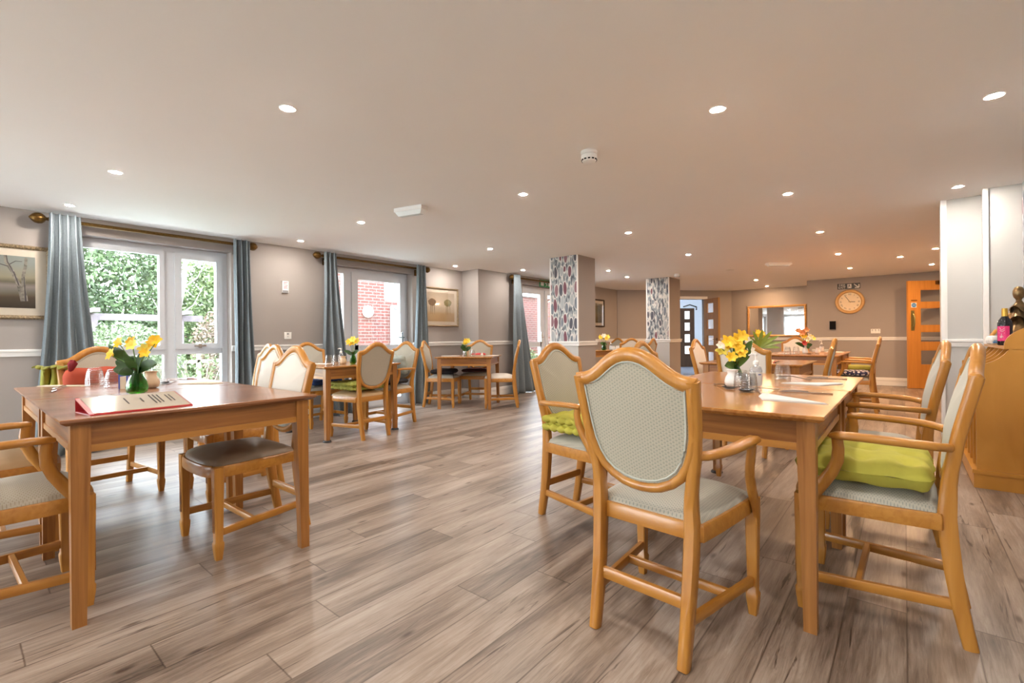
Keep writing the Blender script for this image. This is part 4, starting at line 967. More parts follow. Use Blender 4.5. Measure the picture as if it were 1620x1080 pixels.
for k, (yy, ln) in enumerate([(-.03, .06), (.02, .04), (.055, .09), (.068, .09), (.081, .08), (.108, .07), (.121, .07)]):
    a_ = .09-ln/2; b_ = .09+ln/2; zz = lambda q: .0058+q*.291+.0022
    MB().loft([[(-a_, yy-.11*a_, zz(a_)), (-a_, yy+.004-.11*a_, zz(a_)), (-a_, yy+.004-.11*a_, zz(a_)+.0006), (-a_, yy-.11*a_, zz(a_)+.0006)],
               [(-b_, yy-.11*b_, zz(b_)), (-b_, yy+.004-.11*b_, zz(b_)), (-b_, yy+.004-.11*b_, zz(b_)+.0006), (-b_, yy-.11*b_, zz(b_)+.0006)]]).build('print_line', m['ink'], mn, smooth=False)
MB().loft(slab(-.004, .0088, -.161, .0540, -.15, .162, .02, .0004)).build('clear_sleeve', glassy('plastic_sleeve', (1, 1, 1), .08, .04), mn, smooth=False)
# ---------------------------------------------------------------- right pair of tables
vase('green glass vase with yellow flowers on the right table', -.739, 2.878, h=.125, r=.036)
bouquet('yellow and white alstroemeria with broad leaves on the right table', -.739, 2.878, TZ,
   hd_([(-.005, -.02, .25, .042), (-.035, 0, .225, .042), (-.01, -.04, .205, .04), (.03, 0, .265, .042), (-.075, .01, .185, .036), (-.055, -.02, .235, .04), (.0, -.05, .175, .038), (-.05, -.05, .15, .034), (.07, .02, .235, .034), (.075, 0, .19, .03), (-.085, .0, .215, .03)]),
   hd_([(.045, 0, .33, .020), (.085, -.02, .29, .024), (-.085, -.04, .12, .026), (.02, .05, .28, .02), (.10, .03, .20, .02), (.06, -.05, .22, .022)]),
   .10, ('petal', 'petal', 'petal', 'petal', 'petal_lemon', 'petal', 'petal', 'petal', 'petal_pale', 'petal_pale', 'petal_pale'), 'leaf')
pot('white china milk pot beneath the yellow flowers', -.703, 2.665, 'china', s=1.15)
sanitizer('clear hand sanitiser pump bottle with white label on the right table', -.575, 2.60, s=1.0)
tumbler('upturned tumbler between milk pot and sanitiser', -.635, 2.565, r=.036, h=.098)
tumbler('second upturned tumbler touching the sanitiser bottle', -.585, 2.515, r=.036, h=.098)
tumbler('textured upturned tumbler standing alone on the right table', -.568, 3.231, r=.044, h=.105)
spoon('spoon lying left of the milk pot on the right table', -.690, 2.545, 215, mat='metal_dark')
spoon('spoon in front of the sanitiser bottle, nearest the camera', -.585, 2.455, 150, mat='metal_dark')
spoon('spoon in front of the lone tumbler on the joined table', -.60, 3.39, 56, mat='metal_dark')
napkin('white folded napkin nearest the camera on the right table', -.40, 2.27, -14, [(-.15, .13), (-.11, .02), (-.04, -.09), (.17, -.045), (.185, -.03), (.02, .05)], 'paper')
napkin('white folded napkin farther back on the joined right table', -.385, 3.06, 10, [(-.16, -.02), (.02, -.10), (.14, .04), (.13, .10), (-.10, .02)], 'paper')
knife('knife beside the nearest white napkin', -.345, 2.555, 100)
knife('knife on the joined table behind the far napkin', -.36, 3.445, 98)
fork('fork half hidden by the nearest white napkin', -.545, 2.50, 20)
# ---------------------------------------------------------------- middle left table
vase('clear green vase on the middle left table', -4.60, 2.80, 'greenglass', .13, .035)
bouquet('yellow flower head with dark leaves on the middle left table', -4.60, 2.80, TZ, hd_([(.0, 0, .235, .05), (.035, 0, .245, .042), (-.035, 0, .24, .042), (.01, -.03, .265, .04)]), hd_([(-.10, 0, .17, .02), (.06, 0, .17, .02), (-.06, -.02, .14, .02)]), .11, ('petal', 'petal_lemon'), 'leaf_dark')
tumbler('upturned tumbler leftmost on the middle left table', -4.60, 2.52, r=.038, h=.11)
tumbler('upturned tumbler beside the pump bottle on the middle left table', -4.61, 2.61, r=.038, h=.11)
sanitizer('pump bottle on the middle left table', -4.76, 2.75, s=.95)
pot('cream milk pot at the foot of the middle table flowers', -4.68, 2.73, 'cream_china', s=1.1)
napkin('white napkin on the middle left table', -4.95, 2.62, 10, [(-.10, -.06), (.12, -.05), (.10, .07), (-.09, .05)])
# ---------------------------------------------------------------- table under tree picture
vase('small clear vase on the table under the tree picture', -4.93, 4.84, 'clear', .11, .032)
bouquet('single bunch of yellow roses with dark leaves', -4.93, 4.84, TZ, hd_([(.0, 0, .205, .045), (.025, 0, .225, .045), (.0, -.03, .225, .04), (-.02, .02, .19, .035)]), hd_([(-.08, 0, .17, .03), (-.06, -.03, .21, .022), (.07, 0, .16, .03), (.03, -.04, .12, .03), (-.05, -.05, .13, .03)]), .09, ('petal', 'petal_lemon'), 'leaf_dark')
tumbler('tumbler right of the small clear vase', -4.90, 4.95, r=.034, h=.10)
tumbler('tumbler left of the small clear vase', -5.0, 4.88, r=.032, h=.085)
napkin('white folded napkin left on the table under the tree picture', -5.30, 4.86, 38, [(-.13, -.05), (.12, -.07), (.15, .03), (-.10, .06)])
pot('tiny white pot at the right of the table under the tree picture', -4.82, 5.06, 'china', s=.6)
cl = MB()
cl.loft([[(-.09, -.06, 0), (.0, -.08, 0), (.09, -.05, 0), (.09, -.05, .004), (0, -.08, .004), (-.09, -.06, .004)], [(-.07, .05, 0), (.0, .06, 0), (.10, .07, 0), (.10, .07, .004), (0, .06, .004), (-.07, .05, .004)]])
ob = cl.build('folded_cloth', m['paper'], None, smooth=False); ob.location = (-4.80, 5.26, TZ); ob.rotation_euler = (0, 0, R(32)); tag(ob, 'white cloth folded at the back edge of the table under the tree picture', 'cloth')
# ---------------------------------------------------------------- far tables
vase('dark vase holding the fatsia leaves', -1.10, 5.10, 'greenglass', .12, .04)
ft = thing('leaf_arrangement', 'broad fatsia leaf fan with yellow blooms on the bare table', 'flowers', (-1.10, 5.10, TZ))
for k in range(9):
    a = R(-20+27*k); L = .19 if 0 < k < 8 else .18
    u, zz = math.cos(a)*L*1.1, .175+math.sin(a)*L*.75 + .02
    ex, ey = V2(u, -.06)
    leafblade((0, 0, .15), (ex, ey, zz+.02), .019, .12).build('leaflet', m['fatsia'], ft, ang=80)
MB().tube([(0, 0, .01), (0, 0, .125)], .004, 6).build('stem', m['stem'], ft)
for (u, z_) in [(.0, .30), (.04, .29), (.02, .26), (.06, .25), (-.02, .27)]:
    x_, y_ = V2(u, .02); blossom((x_, y_, z_), (-fw.x, -fw.y, .5), .032).build('blossom', m['petal'], ft, ang=80)
    MB().tube([(0, 0, .05), (x_*.6, y_*.6, z_*.7), (x_, y_, z_)], .002, 5).build('stem', m['stem'], ft)
mf = thing('menu_folder', 'red menu folder leaning upright against the chair seat', 'menu', (-.965, 5.31, .49), 92)
MB().loft([[(-.11, .16, 0), (.11, .16, 0), (.11, .17, 0), (-.11, .17, 0)], [(-.11, .02, .27), (.11, .02, .27), (.11, .03, .272), (-.11, .03, .272)]]).build('cover', m['red_p'], mf, smooth=False)
MB().loft([[(-.105, .145, 0), (.105, .145, 0), (.105, .158, 0), (-.105, .158, 0)], [(-.105, .005, .265), (.105, .005, .265), (.105, .018, .268), (-.105, .018, .268)]]).build('pages', m['black'], mf, smooth=False)
vase('white jug holding peach flowers on the far right table', -1.089, 7.838, 'china', .12, .04, name='flower_jug')
bouquet('peach yellow and red flowers in the white jug', -1.089, 7.838, TZ, hd_([(-.05, 0, .30, .06), (-.03, 0, .25, .05), (.06, 0, .24, .05), (.10, 0, .22, .05), (.03, .03, .20, .045), (-.10, 0, .33, .045), (-.01, -.03, .34, .045), (-.04, -.04, .15, .04)]), hd_([(-.15, 0, .19, .03), (.10, 0, .16, .03), (.04, -.04, .10, .03), (-.08, -.03, .17, .03)]), .10, ('petal_peach', 'petal', 'petal_pale', 'petal_lemon', 'petal_pale', 'petal_peach', 'petal_peach', 'petal_red'), 'leaf_dark')
tumbler('tumbler at the left end of the far right table', -1.237, 7.409, r=.04, h=.11)
tumbler('tumbler next to the white jug', -1.193, 7.79, r=.04, h=.11)
sanitizer('pump bottle at the back of the far right table', -.967, 8.49)
pot('white pot between jug and pump bottle', -.968, 8.084, 'china')
spoon('spoon at the foot of the white jug', -1.03, 7.72, 40, mat='metal_dark')
napkin('white napkin on the far right table nearest its left side', -1.33, 7.9, 5, [(-.12, -.08), (.12, -.06), (.10, .08), (-.10, .07)])
napkin('white napkin on the table joined behind the far right one', -.82, 8.7, 5, [(-.12, -.12), (.12, -.10), (.10, .14), (-.10, .12)])
st = thing('placemat_stack', 'low stack of placemats on the table below the clock', 'placemats', (-1.0, 8.9, TZ), 10)
for k in range(5): MB().box((-.14, -.10, k*.008), (.14, .10, k*.008+.006)).build('placemat', m['paper' if k % 2 else 'sagegrey'], st, smooth=False)
vase('green vase on the table behind the near pillar', -4.56, 8.28, 'greenglass', .14, .05)
bouquet('white and yellow flowers behind the near pillar', -4.56, 8.28, TZ, hd_([(-.06, 0, .26, .05), (.0, 0, .28, .055), (.07, 0, .26, .055), (.04, -.03, .23, .045)]), hd_([(-.07, 0, .17, .035), (.06, 0, .14, .035), (.0, -.04, .18, .03), (-.05, -.05, .13, .03)]), .12, ('petal', 'petal_pale', 'petal_lemon', 'petal'), 'leaf')
sanitizer('pump bottle on the table behind the near pillar', -4.42, 8.30)
pot('cream pot on the table behind the near pillar', -4.42, 8.42, 'china', s=1.1)
ob = MB().box((-.03, -.03, 0), (.03, .03, .085)).build('sachet_box', m['paper'], None, smooth=False); ob.location = (-4.40, 8.54, TZ); ob.rotation_euler = (0, 0, .6); tag(ob, 'small white box on the table behind the near pillar', 'box')
# ---------------------------------------------------------------- curtains and poles
def curtain(label, x, y0t, y1t, y0b, y1b, ztop=2.155, folds=4, seed=0, zb=.012):
    mb = MB(); vs = []; fs = []; NU = folds*14; NV = 26; rnd = random.Random(seed); ph = rnd.uniform(0, 6)
    for j in range(NV+1):
        v = j/NV; z = ztop+(zb-ztop)*v; e = v**1.25
        a = y0t+(y0b-y0t)*e; b = y1t+(y1b-y1t)*e
        for i in range(NU+1):
            u = i/NU; s = math.sin(u*folds*2*pi+ph*.0)
            dx = (.034+.022*v)*s + .012*math.sin(u*9+v*2.5+ph)*v
            dy = .008*math.sin(u*folds*4*pi)*(1-v)+.018*math.sin(v*4+u*5+ph)*v
            vs.append((x+.045+dx, a+(b-a)*u+dy, z))
    for j in range(NV):
        for i in range(NU): q = j*(NU+1)+i; fs.append((q, q+1, q+NU+2, q+NU+1))
    mb.add(vs, fs); c = mb.build('curtain', m['curtain'], None, ang=80); s_ = c.modifiers.new('thick', 'SOLIDIFY'); s_.thickness = .004
    return tag(c, label, 'curtain')
PX = XL+.115
curtain('blue grey curtain beside the birch picture, left of the garden window', PX, .555, .76, .44, .92, folds=4, seed=1)
curtain('blue grey curtain right of the garden window', PX, 2.03, 2.20, 2.02, 2.27, folds=3, seed=2)
curtain('blue grey curtain left of the glazed garden door', PX, 3.10, 3.27, 3.05, 3.50, folds=3, seed=3)
curtain('blue grey curtain right of the glazed garden door', PX, 4.60, 4.78, 4.50, 4.86, folds=3, seed=4)
curtain('grey curtain hanging beside the far glazed door', XW+.115, 6.47, 6.66, 6.42, 7.12, folds=3, seed=5)
curtain('grey curtain partly hidden behind the near pillar', XW+.115, 8.55, 8.80, 8.45, 8.95, folds=3, seed=6)
def pole(label, x, y0, y1, z=2.108, wallx=XL):
    t = thing('curtain_pole', label, 'curtain pole', (x, (y0+y1)/2, z)); h = (y1-y0)/2
    MB().tube([(0, -h, 0), (0, h, 0)], .017, 12).build('rod', m['brass'], t)
    for s in (-1, 1):
        f = MB().lathe([(.010, 0), (.020, .01), (.020, .02), (.013, .03), (.014, .04), (.028, .048), (.043, .066), (.047, .088), (.043, .110), (.028, .130), (.012, .142), (.003, .148)], n=32, rib=.05, ribn=8)
        f.xf(Matrix.Translation((0, s*h, 0)) @ Matrix.Rotation(-s*R(90), 4, 'X')); f.build('finial', m['brass'], t, ang=80)
        b = MB().sweep([(0, s*(h-.06), -.0), (-.03, s*(h-.06), -.03), (wallx-x+.005, s*(h-.06), -.05)], .014, .014, (0, 1, 0)).box((wallx-x, s*(h-.06)-.02, -.10), (wallx-x+.012, s*(h-.06)+.02, -.01))
        b.lathe([(.02, -.02), (.02, .02)], (0, s*(h-.06), 0), 12); b.build('bracket', m['brass'], t)
    return t
pole('antique brass pole over the garden window', PX, .58, 2.16)
pole('brass pole over the glazed garden door', PX, 3.12, 4.76)
pole('brass pole over the far glazed door', XW+.115, 6.56, 8.78, wallx=XW)
# ---------------------------------------------------------------- pictures
def picture(label, x, y0, y1, z0, z1, fm, art, fw_=.035, mount=.07, name='framed_picture'):
    t = thing(name, label, 'picture', (x, (y0+y1)/2, (z0+z1)/2)); hy = (y1-y0)/2; hz = (z1-z0)/2
    f = MB(); P = [(-hy, -hz), (hy, -hz), (hy, hz), (-hy, hz)]
    q = [(0, 0.002), (0, .02), (.35, .034), (.7, .03), (1, .014), (1, .002)]
    secs = []
    for k in range(4):
        px, pz = P[k]; sx = -1 if px > 0 else 1; sz = -1 if pz > 0 else 1
        secs.append([(d, px+sx*a*fw_, pz+sz*a*fw_) for a, d in q])
    f.loft(secs, closed=True); f.build('frame', m[fm], t, smooth=False)
    MB().box((.003, -hy+fw_*.8, -hz+fw_*.8), (.010, hy-fw_*.8, hz-fw_*.8)).build('mount', m['mount'], t, smooth=False)
    c = MB().box((.010, -hy+fw_+mount, -hz+fw_+mount*.9), (.0125, hy-fw_-mount, hz-fw_-mount*.9)).build('canvas', art, t, smooth=False)
    MB().box((.0155, -hy+fw_*.9, -hz+fw_*.9), (.0165, hy-fw_*.9, hz-fw_*.9)).build('glazing', glassy('picture_glass', (1, 1, 1), .03, .0), t, smooth=False)
    return t, hy-fw_-mount, hz-fw_-mount*.9
a1 = mat_art('birch_lake_picture', [(.0, (.035, .024, .014)), (.20, (.06, .04, .02)), (.25, (.11, .09, .05)), (.34, (.17, .15, .13)), (.42, (.24, .21, .19)), (.50, (.12, .10, .06)), (.60, (.28, .25, .17)), (.85, (.22, .24, .22))], (6, 6, 14), .06)
for n_ in a1.node_tree.nodes:
    if n_.type == 'MATH': n_.inputs[2].default_value = 0
t, hy, hz = picture('framed picture of two birch trunks by a lake, left edge', XL, -.32, .583, 1.222, 1.868, 'gilt', a1)
def artmath(mat, hz):   # remap z (-hz..hz) to 0..1
    nt = mat.node_tree; ma = [n for n in nt.nodes if n.type == 'MATH'][0]; sp = [n for n in nt.nodes if n.type == 'SEPXYZ'][0]
    k = nd(nt, 'ShaderNodeMath', operation='MULTIPLY_ADD'); k.inputs[1].default_value = 1/(2*hz); k.inputs[2].default_value = .5-.03
    nt.links.new(sp.outputs['Z'], k.inputs[0]); nt.links.new(k.outputs[0], ma.inputs[2])
artmath(a1, hz)
bk = MB()
def trunk2d(mb, pts, w, x=.0128):
    mb.sweep([(x, a, b) for a, b in pts], [.0006]*len(pts), w, (1, 0, 0))
trunk2d(bk, [(hy-.075, -hz+.06), (hy-.10, -.03), (hy-.135, .08), (hy-.175, .17), (hy-.18, hz)], [.016, .013, .012, .012, .010])
trunk2d(bk, [(hy-.065, -hz+.06), (hy-.072, -.03), (hy-.075, .05), (hy-.06, .14), (hy-.055, hz-.01)], [.020, .013, .011, .010, .009])
bk.build('painted_birches', plain('painted_birch', (.20, .18, .15), .6, var=.5, scale=40), t, smooth=False)
bk = MB()
trunk2d(bk, [(hy-.16, .13), (hy-.22, .15), (hy-.30, .13), (hy-.40, .12)], [.004, .003, .002, .001]); trunk2d(bk, [(hy-.155, .15), (hy-.12, .18), (hy-.08, .18)], [.003, .003, .002])
trunk2d(bk, [(hy-.06, -hz+.06), (hy-.066, -.03), (hy-.069, .05)], [.006, .003, .002], .0136)
trunk2d(bk, [(hy-.10, -.03), (hy-.13, .08), (hy-.168, .17), (hy-.174, hz)], [.004, .004, .003, .003], .0136)
bk.build('painted_branches', m['ink'], t, smooth=False)
a2 = mat_art('sepia_trees_picture', [(0, (.42, .28, .14)), (.30, (.46, .32, .17)), (.38, (.50, .40, .28)), (.7, (.56, .47, .36)), (.95, (.40, .32, .23))], (8, 8, 8), .12)
t, hy, hz = picture('sepia framed picture of two trees between curtain and corner', XL, 4.84, 5.61, 1.215, 1.860, 'gilt', a2, .03, .06); artmath(a2, hz)
for cy_, r_, mt in ((-hy+.10, .085, (.16, .10, .05)), (hy-.15, .085, (.16, .14, .04))):
    q = MB(); pts = [(.0130, cy_+r_*(1+.05*math.sin(5*a))*math.cos(a), .075+r_*.7*(1+.05*math.sin(4*a+1))*math.sin(a)) for a in [2*pi*k/24 for k in range(24)]]
    q.loft([pts, [(p[0]+.0006, p[1], p[2]) for p in pts]])
    for dy in (-.03, .0, .045): trunk2d(q, [(cy_+dy, .04), (cy_+dy*1.2, -.12)], [.005, .002], .0133)
    q.build('painted_tree', plain('painted_tree', mt, .6, var=.4, scale=30), t, smooth=False)
a3 = mat_art('dark_landscape_picture', [(0, (.05, .04, .02)), (.35, (.10, .08, .03)), (.5, (.20, .17, .09)), (.75, (.12, .13, .08)), (1, (.18, .17, .12))], (14, 14, 14), .25)
t, hy, hz = picture('small gilt framed dark landscape between the two pillars', XW, 9.42, 10.03, 1.25, 1.90, 'gilt_dark', a3, .035, .07); artmath(a3, hz)
# ---------------------------------------------------------------- wall items
o = thing('alarm_notice', 'white fire notice with red lettering on the wall between curtains', 'notice', (XL, 2.665, 1.68))
MB().box((0, -.038, -.075), (.022, .038, .07)).build('panel', m['white'], o, smooth=False)
q = MB()
for k in range(5): q.box((.0222, -.022, .05-.018*k), (.0228, .028-.006*(k % 2), .056-.018*k))
q.build('red_lettering', m['red_p'], o, smooth=False); MB().box((.0222, -.036, -.074), (.0235, .034, -.045)).build('grey_strip', m['duct'], o, smooth=False)
def socket(label, loc, rz, w=.146, sw=2, cat='socket'):
    t = thing('wall_socket', label, cat, loc, rz)
    MB().box((0, -w/2, -.043), (.009, w/2, .043)).build('plate', m['china'], t, smooth=False)
    q = MB()
    for k in range(sw):
        c = -w/2+w*(k+.5)/sw; q.box((.009, c-.011, .012), (.0125, c+.011, .030)).box((.009, c-.003, -.02), (.0096, c+.003, -.005))
    q.build('switches', m['duct'], t, smooth=False); return t
socket('white double switch plate on the wall above the dado rail', (XL, 2.695, 1.073), 0, .09, 1, 'switch')
socket('white wide socket plate on the clock wall', (-.44, 11.853, 1.08), -90, .15, 3)
t = thing('control_panel', 'small black square panel on the clock wall', 'panel', (-1.148, 11.853, 1.212), -90)
MB().box((0, -.055, -.088), (.03, .055, .088)).build('body', m['black'], t, smooth=False); MB().box((.03, -.05, -.082), (.032, .05, .082)).build('screen', plain('black_gloss', (.004, .004, .005), .6, spec=.1), t, smooth=False)
# clock
t = thing('wall_clock', 'large round honey wood wall clock with roman numerals', 'clock', (-.854, 11.853, 1.690), -90)
RX = Matrix.Rotation(R(90), 4, 'Y')
MB().lathe([(.200, .0), (.245, .0), (.25, .02), (.238, .045), (.205, .05), (.188, .035), (.188, .02)], n=48).xf(RX).build('rim', m['clockrim'], t)
MB().lathe([(0, .015), (.19, .015), (.19, .024), (0, .024)], n=48).xf(RX).build('dial', m['clockface'], t)
for k, s in enumerate(['XII', 'I', 'II', 'III', 'IIII', 'V', 'VI', 'VII', 'VIII', 'IX', 'X', 'XI']):
    a = R(90-30*k); nu = plane_text(s, .042, m['ink'], 'numeral', t, (.0245, .15*math.cos(a), .15*math.sin(a)), (R(90), 0, R(90)))
    nu.rotation_euler = (Matrix.Rotation(R(90), 3, 'Z') @ Matrix.Rotation(R(90), 3, 'X') @ Matrix.Rotation(-R(30*k), 3, 'Z')).to_euler()
for ang, L, w_ in ((-R(33), .135, .0045), (R(93), .09, .006)):
    MB().box((.0265, -w_, -.02), (.0285, w_, L)).xf(Matrix.Rotation(-ang, 4, 'X')).build('hand', m['ink'], t, smooth=False)
MB().lathe([(.01, .024), (.01, .032), (0, .032)], n=12).xf(RX).build('hub', m['gold'], t)
# exit signs
def man(mb, c, s, x):
    mb.lathe([(.09*s, 0), (.09*s, .001)], (0, 0, 0), 10)
t = thing('exit_sign', 'black FIRE EXIT sign above the clock', 'sign', (-.87, 11.853, 2.012), -90)
MB().box((0, -.192, -.058), (.006, .192, .058)).build('panel', m['black'], t, smooth=False)
for s, z_ in (('FIRE', .024), ('EXIT', -.026)):
    plane_text(s, .060, m['paper'], 'lettering', t, (.0065, -.115, z_), (R(90), 0, R(90)))
MB().box((.0062, -.022, -.042), (.0072, .046, .042)).build('pictogram_door', m['paper'], t, smooth=False)
q = MB(); q.lathe([(.008, 0), (.008, .001)], (0, 0, 0), 10).xf(Matrix.Translation((.0075, .006, .028)) @ RX)
for a, b in (((.004, .018), (.012, -.004)), ((.006, .012), (.028, .014)), ((.004, .012), (-.012, -.002)), ((.012, -.004), (.032, -.020)), ((.010, -.004), (-.006, -.016)), ((-.006, -.016), (-.014, -.036))):
    q.sweep([(.0078, *a), (.0078, *b)], .0006, .0045, (1, 0, 0))
q.build('running_figure', m['black'], t, smooth=False)
q = MB(); q.sweep([(.0068, .088, .036), (.0068, .155, -.028)], .0006, .009, (1, 0, 0)).sweep([(.0068, .170, -.038), (.0068, .170, .030)], .0006, .009, (1, 0, 0)).sweep([(.0068, .172, -.036), (.0068, .100, -.036)], .0006, .009, (1, 0, 0)); q.build('arrow', m['paper'], t, smooth=False)
t = thing('exit_sign', 'green emergency exit sign over the far glazed door', 'sign', (XW, 7.66, 2.09))
MB().box((0, -.21, -.07), (.008, .21, .07)).build('panel', m['green_s'], t, smooth=False)
MB().box((.0082, -.17, -.045), (.0095, -.07, .035)).box((.0082, .08, -.045), (.0095, .16, .045)).build('pictogram_panels', m['paper'], t, smooth=False)
q = MB().sweep([(.009, -.01, .02), (.009, .03, -.01)], .0006, .008, (1, 0, 0)).sweep([(.009, .03, -.01), (.009, .0, -.05)], .0006, .007, (1, 0, 0)).sweep([(.009, .02, .0), (.009, .06, -.03)], .0006, .006, (1, 0, 0)).sweep([(.009, -.03, .0), (.009, .05, .02)], .0006, .006, (1, 0, 0)); q.build('running_figure', m['paper'], t, smooth=False)
# mirror
t = thing('wall_mirror', 'wide wooden framed mirror on the alcove wall', 'mirror', (-2.42, 13.05, 1.365), -90)
f = MB(); hy, hz = .645, .385; P = [(-hy, -hz), (hy, -hz), (hy, hz), (-hy, hz)]; secs = []
for k in range(4):
    px, pz = P[k]; sx = -1 if px > 0 else 1; sz = -1 if pz > 0 else 1
    secs.append([(d, px+sx*a, pz+sz*a) for a, d in [(0, 0), (0, .035), (.02, .045), (.05, .03), (.05, 0)]])
f.loft(secs, closed=True).build('frame', m['mirror_wood'], t, smooth=False)
MB().box((.002, -hy+.04, -hz+.04), (.012, hy-.04, hz-.04)).build('glass', m['mirror'], t, smooth=False)
# ---------------------------------------------------------------- doors
def panel_door(name, a, b, h, mat, panes, glassm, th=.044, stile=.12, label=None):
    """leaf from a to b (xy), panes = list of (u0,u1,z0,z1) as metres"""
    A = Vector((*a, 0)); B = Vector((*b, 0)); L = (B-A).length; ang = math.atan2(B.y-A.y, B.x-A.x)
    r = bpy.data.objects.new(name, None); COL.objects.link(r); r.location = A; r.rotation_euler = (0, 0, ang); r['kind'] = 'structure'
    mb = MB(); xs = sorted({0, L, *[p[0] for p in panes], *[p[1] for p in panes]}); zs = sorted({.008, h, *[p[2] for p in panes], *[p[3] for p in panes]})
    for x0, x1 in zip(xs, xs[1:]):
        for z0, z1 in zip(zs, zs[1:]):
            cx, cz = (x0+x1)/2, (z0+z1)/2
            if any(p[0] < cx < p[1] and p[2] < cz < p[3] for p in panes): continue
            mb.box((x0, -th/2, z0), (x1, th/2, z1))
    mb.build('leaf', m[mat], r, smooth=False)
    g = MB(); bd = MB()
    for p in panes:
        g.box((p[0], -.003, p[2]), (p[1], .003, p[3]))
        for q in ((p[0], p[0]+.012, p[2], p[3]), (p[1]-.012, p[1], p[2], p[3]), (p[0], p[1], p[2], p[2]+.012), (p[0], p[1], p[3]-.012, p[3])): bd.box((q[0], -.017, q[2]), (q[1], .017, q[3]))
    g.build('pane', glassm, r, smooth=False); bd.build('glazing_bead', m[mat], r, smooth=False)
    return r
gh = (1.96-.35)/4
dl = panel_door('door_1', (-3.945, 12.46), (-3.47, 12.05), 1.955, 'door_brown', [(.13, .42, .36+.41*k, .62+.41*k) for k in range(4)], m['glass'])
MB().tube([(.56, -.02, .93), (.56, -.07, .93), (.46, -.07, .93)], .009, 8).box((.53, -.027, .90), (.59, -.022, .96)).build('door_handle', m['brass'], dl)
dk = panel_door('door_2', (-5.62, 15.28), (-5.28, 15.62), 1.92, 'door_dark', [(.14, .34, .42+.38*k, .70+.38*k) for k in range(4)], plain('bright_door_glass', (.85, .88, .9), .2, var=0))
MB().sweep([(.1, -.03, 1.97), (.3, -.08, 2.03), (.47, -.2, 1.95), (.42, -.28, 1.86)], .02, .02, (0, 1, 0)).build('door_closer', m['black'], dk)
orl = panel_door('door_3', (.045, 11.40), (.72, 11.80), 2.0, 'door_orange', [(.20, .62, z0, z1) for z0, z1 in ((1.60, 1.84), (1.17, 1.50), (.86, 1.06), (.44, .72))], m['glass'])
MB().tube([(.07, -.05, 1.14), (.075, -.075, 1.20), (.075, -.075, 1.33), (.07, -.05, 1.39)], .012, 8).box((.045, -.03, 1.08), (.10, -.022, 1.45)).build('door_handle', m['brass_h'], orl)
MB().box((.05, -.026, 1.505), (.14, -.022, 1.595)).build('notice_plate', m['paper'], orl, smooth=False)
MB().lathe([(.038, 0), (.038, .002)], n=24).xf(Matrix.Translation((.095, -.0265, 1.55)) @ Matrix.Rotation(R(90), 4, 'X')).build('blue_disc', m['blue_s'], orl)
MB().box((.07, -.0295, 1.553), (.12, -.0285, 1.557)).box((.07, -.0295, 1.543), (.12, -.0285, 1.547)).build('notice_lines', m['paper'], orl, smooth=False)
MB().box((.05, -.026, 1.63), (.15, -.022, 1.645)).build('name_strip', m['brass'], orl, smooth=False)
MB().box((.45, -.08, 1.93), (.66, -.022, 1.99)).build('door_closer', m['brass'], orl, smooth=False)
# small red fire point and white card in the hall
# ---------------------------------------------------------------- sideboard
SB = thing('sideboard', 'honey wood sideboard with curved plate slots against the right wall', 'sideboard', (RW-.004, 4.36, 0))
D_ = .358
def prof():
    P = [(0, .0), (-D_+.012, 0), (-D_+.012, .80)]
    for k in range(13):
        t_ = k/12; P.append((-D_+.012+.155*t_, .80+.045*math.sin(t_*pi/2)+.075*t_**4))
    P += [(-.19, .918), (0, .918)]
    return P
MB().prism(prof(), 0, .022, 'y').build('side_panel', m['birch_ply'], SB, smooth=False)
for k in range(1, 6): MB().prism(prof(), .19*k, .19*k+.018, 'y').build('divider', m['birch_ply'], SB, smooth=False)
MB().box((-.215, -.004, .918), (0, 1.0, .936)).build('top', m['birch_ply'], SB, smooth=False)
MB().box((-.02, .02, .10), (0, .97, .918)).build('back_panel', m['oak_rail'], SB, smooth=False)
for z_ in (.13, .42, .66): MB().box((-D_+.03, .022, z_), (-.02, .97, z_+.018)).build('shelf', m['birch_ply'], SB, smooth=False)
MB().box((-D_-.002, -.006, 0), (0, .98, .095)).box((-D_-.01, -.012, .095), (0, .985, .12)).build('plinth', m['birch_ply'], SB, smooth=False)
def gal(y0):
    P = [(0, .936)] + [(-.215+.215*(1-math.cos(a)) if False else -.215*math.cos(a), .936+.15*math.sin(a)) for a in [pi/2*k/12 for k in range(13)]][0:]
    P = [(0, .936)] + [(-.215*math.cos(pi/2*k/12), .936+.145*math.sin(pi/2*k/12)) for k in range(13)]
    MB().prism(P, y0, y0+.02, 'y').build('gallery_end', m['birch_ply'], SB, smooth=False)
gal(0)
MB().sweep([(-.19, .97, .936), (-.185, .97, .985), (-.15, .97, 1.04), (-.09, .97, 1.075), (0, .97, 1.09)], .009, .012, (0, 1, 0)).build('gallery_end', m['birch_ply'], SB)
bt = thing('wine_bottle', 'dark bottle with pink label and gold foil cap on the sideboard', 'bottle', (.548, 4.80, .936))
MB().lathe([(0, 0), (.036, 0), (.039, .006), (.039, .15), (.036, .172), (.022, .195), (.0155, .205), (.0155, .23), (0, .23)], n=28).build('body', m['wine'], bt)
MB().lathe([(.0165, .205), (.017, .25), (.0155, .262), (0, .263)], n=20).build('cap', m['gold'], bt)
import math as _m
lb = MB(); secs = []
for z_ in (.03, .135): secs.append([(.0395*_m.cos(a), .0395*_m.sin(a), z_) for a in [R(195+13*k) for k in range(9)]])
n9 = 9; lb.add([p for s in secs for p in s], [(i, i+1, n9+i+1, n9+i) for i in range(8)]); lb.build('pink_label', m['pink'], bt)
q = MB()
def on_lab(a, z): return (.0400*_m.cos(R(a)), .0400*_m.sin(R(a)), z)
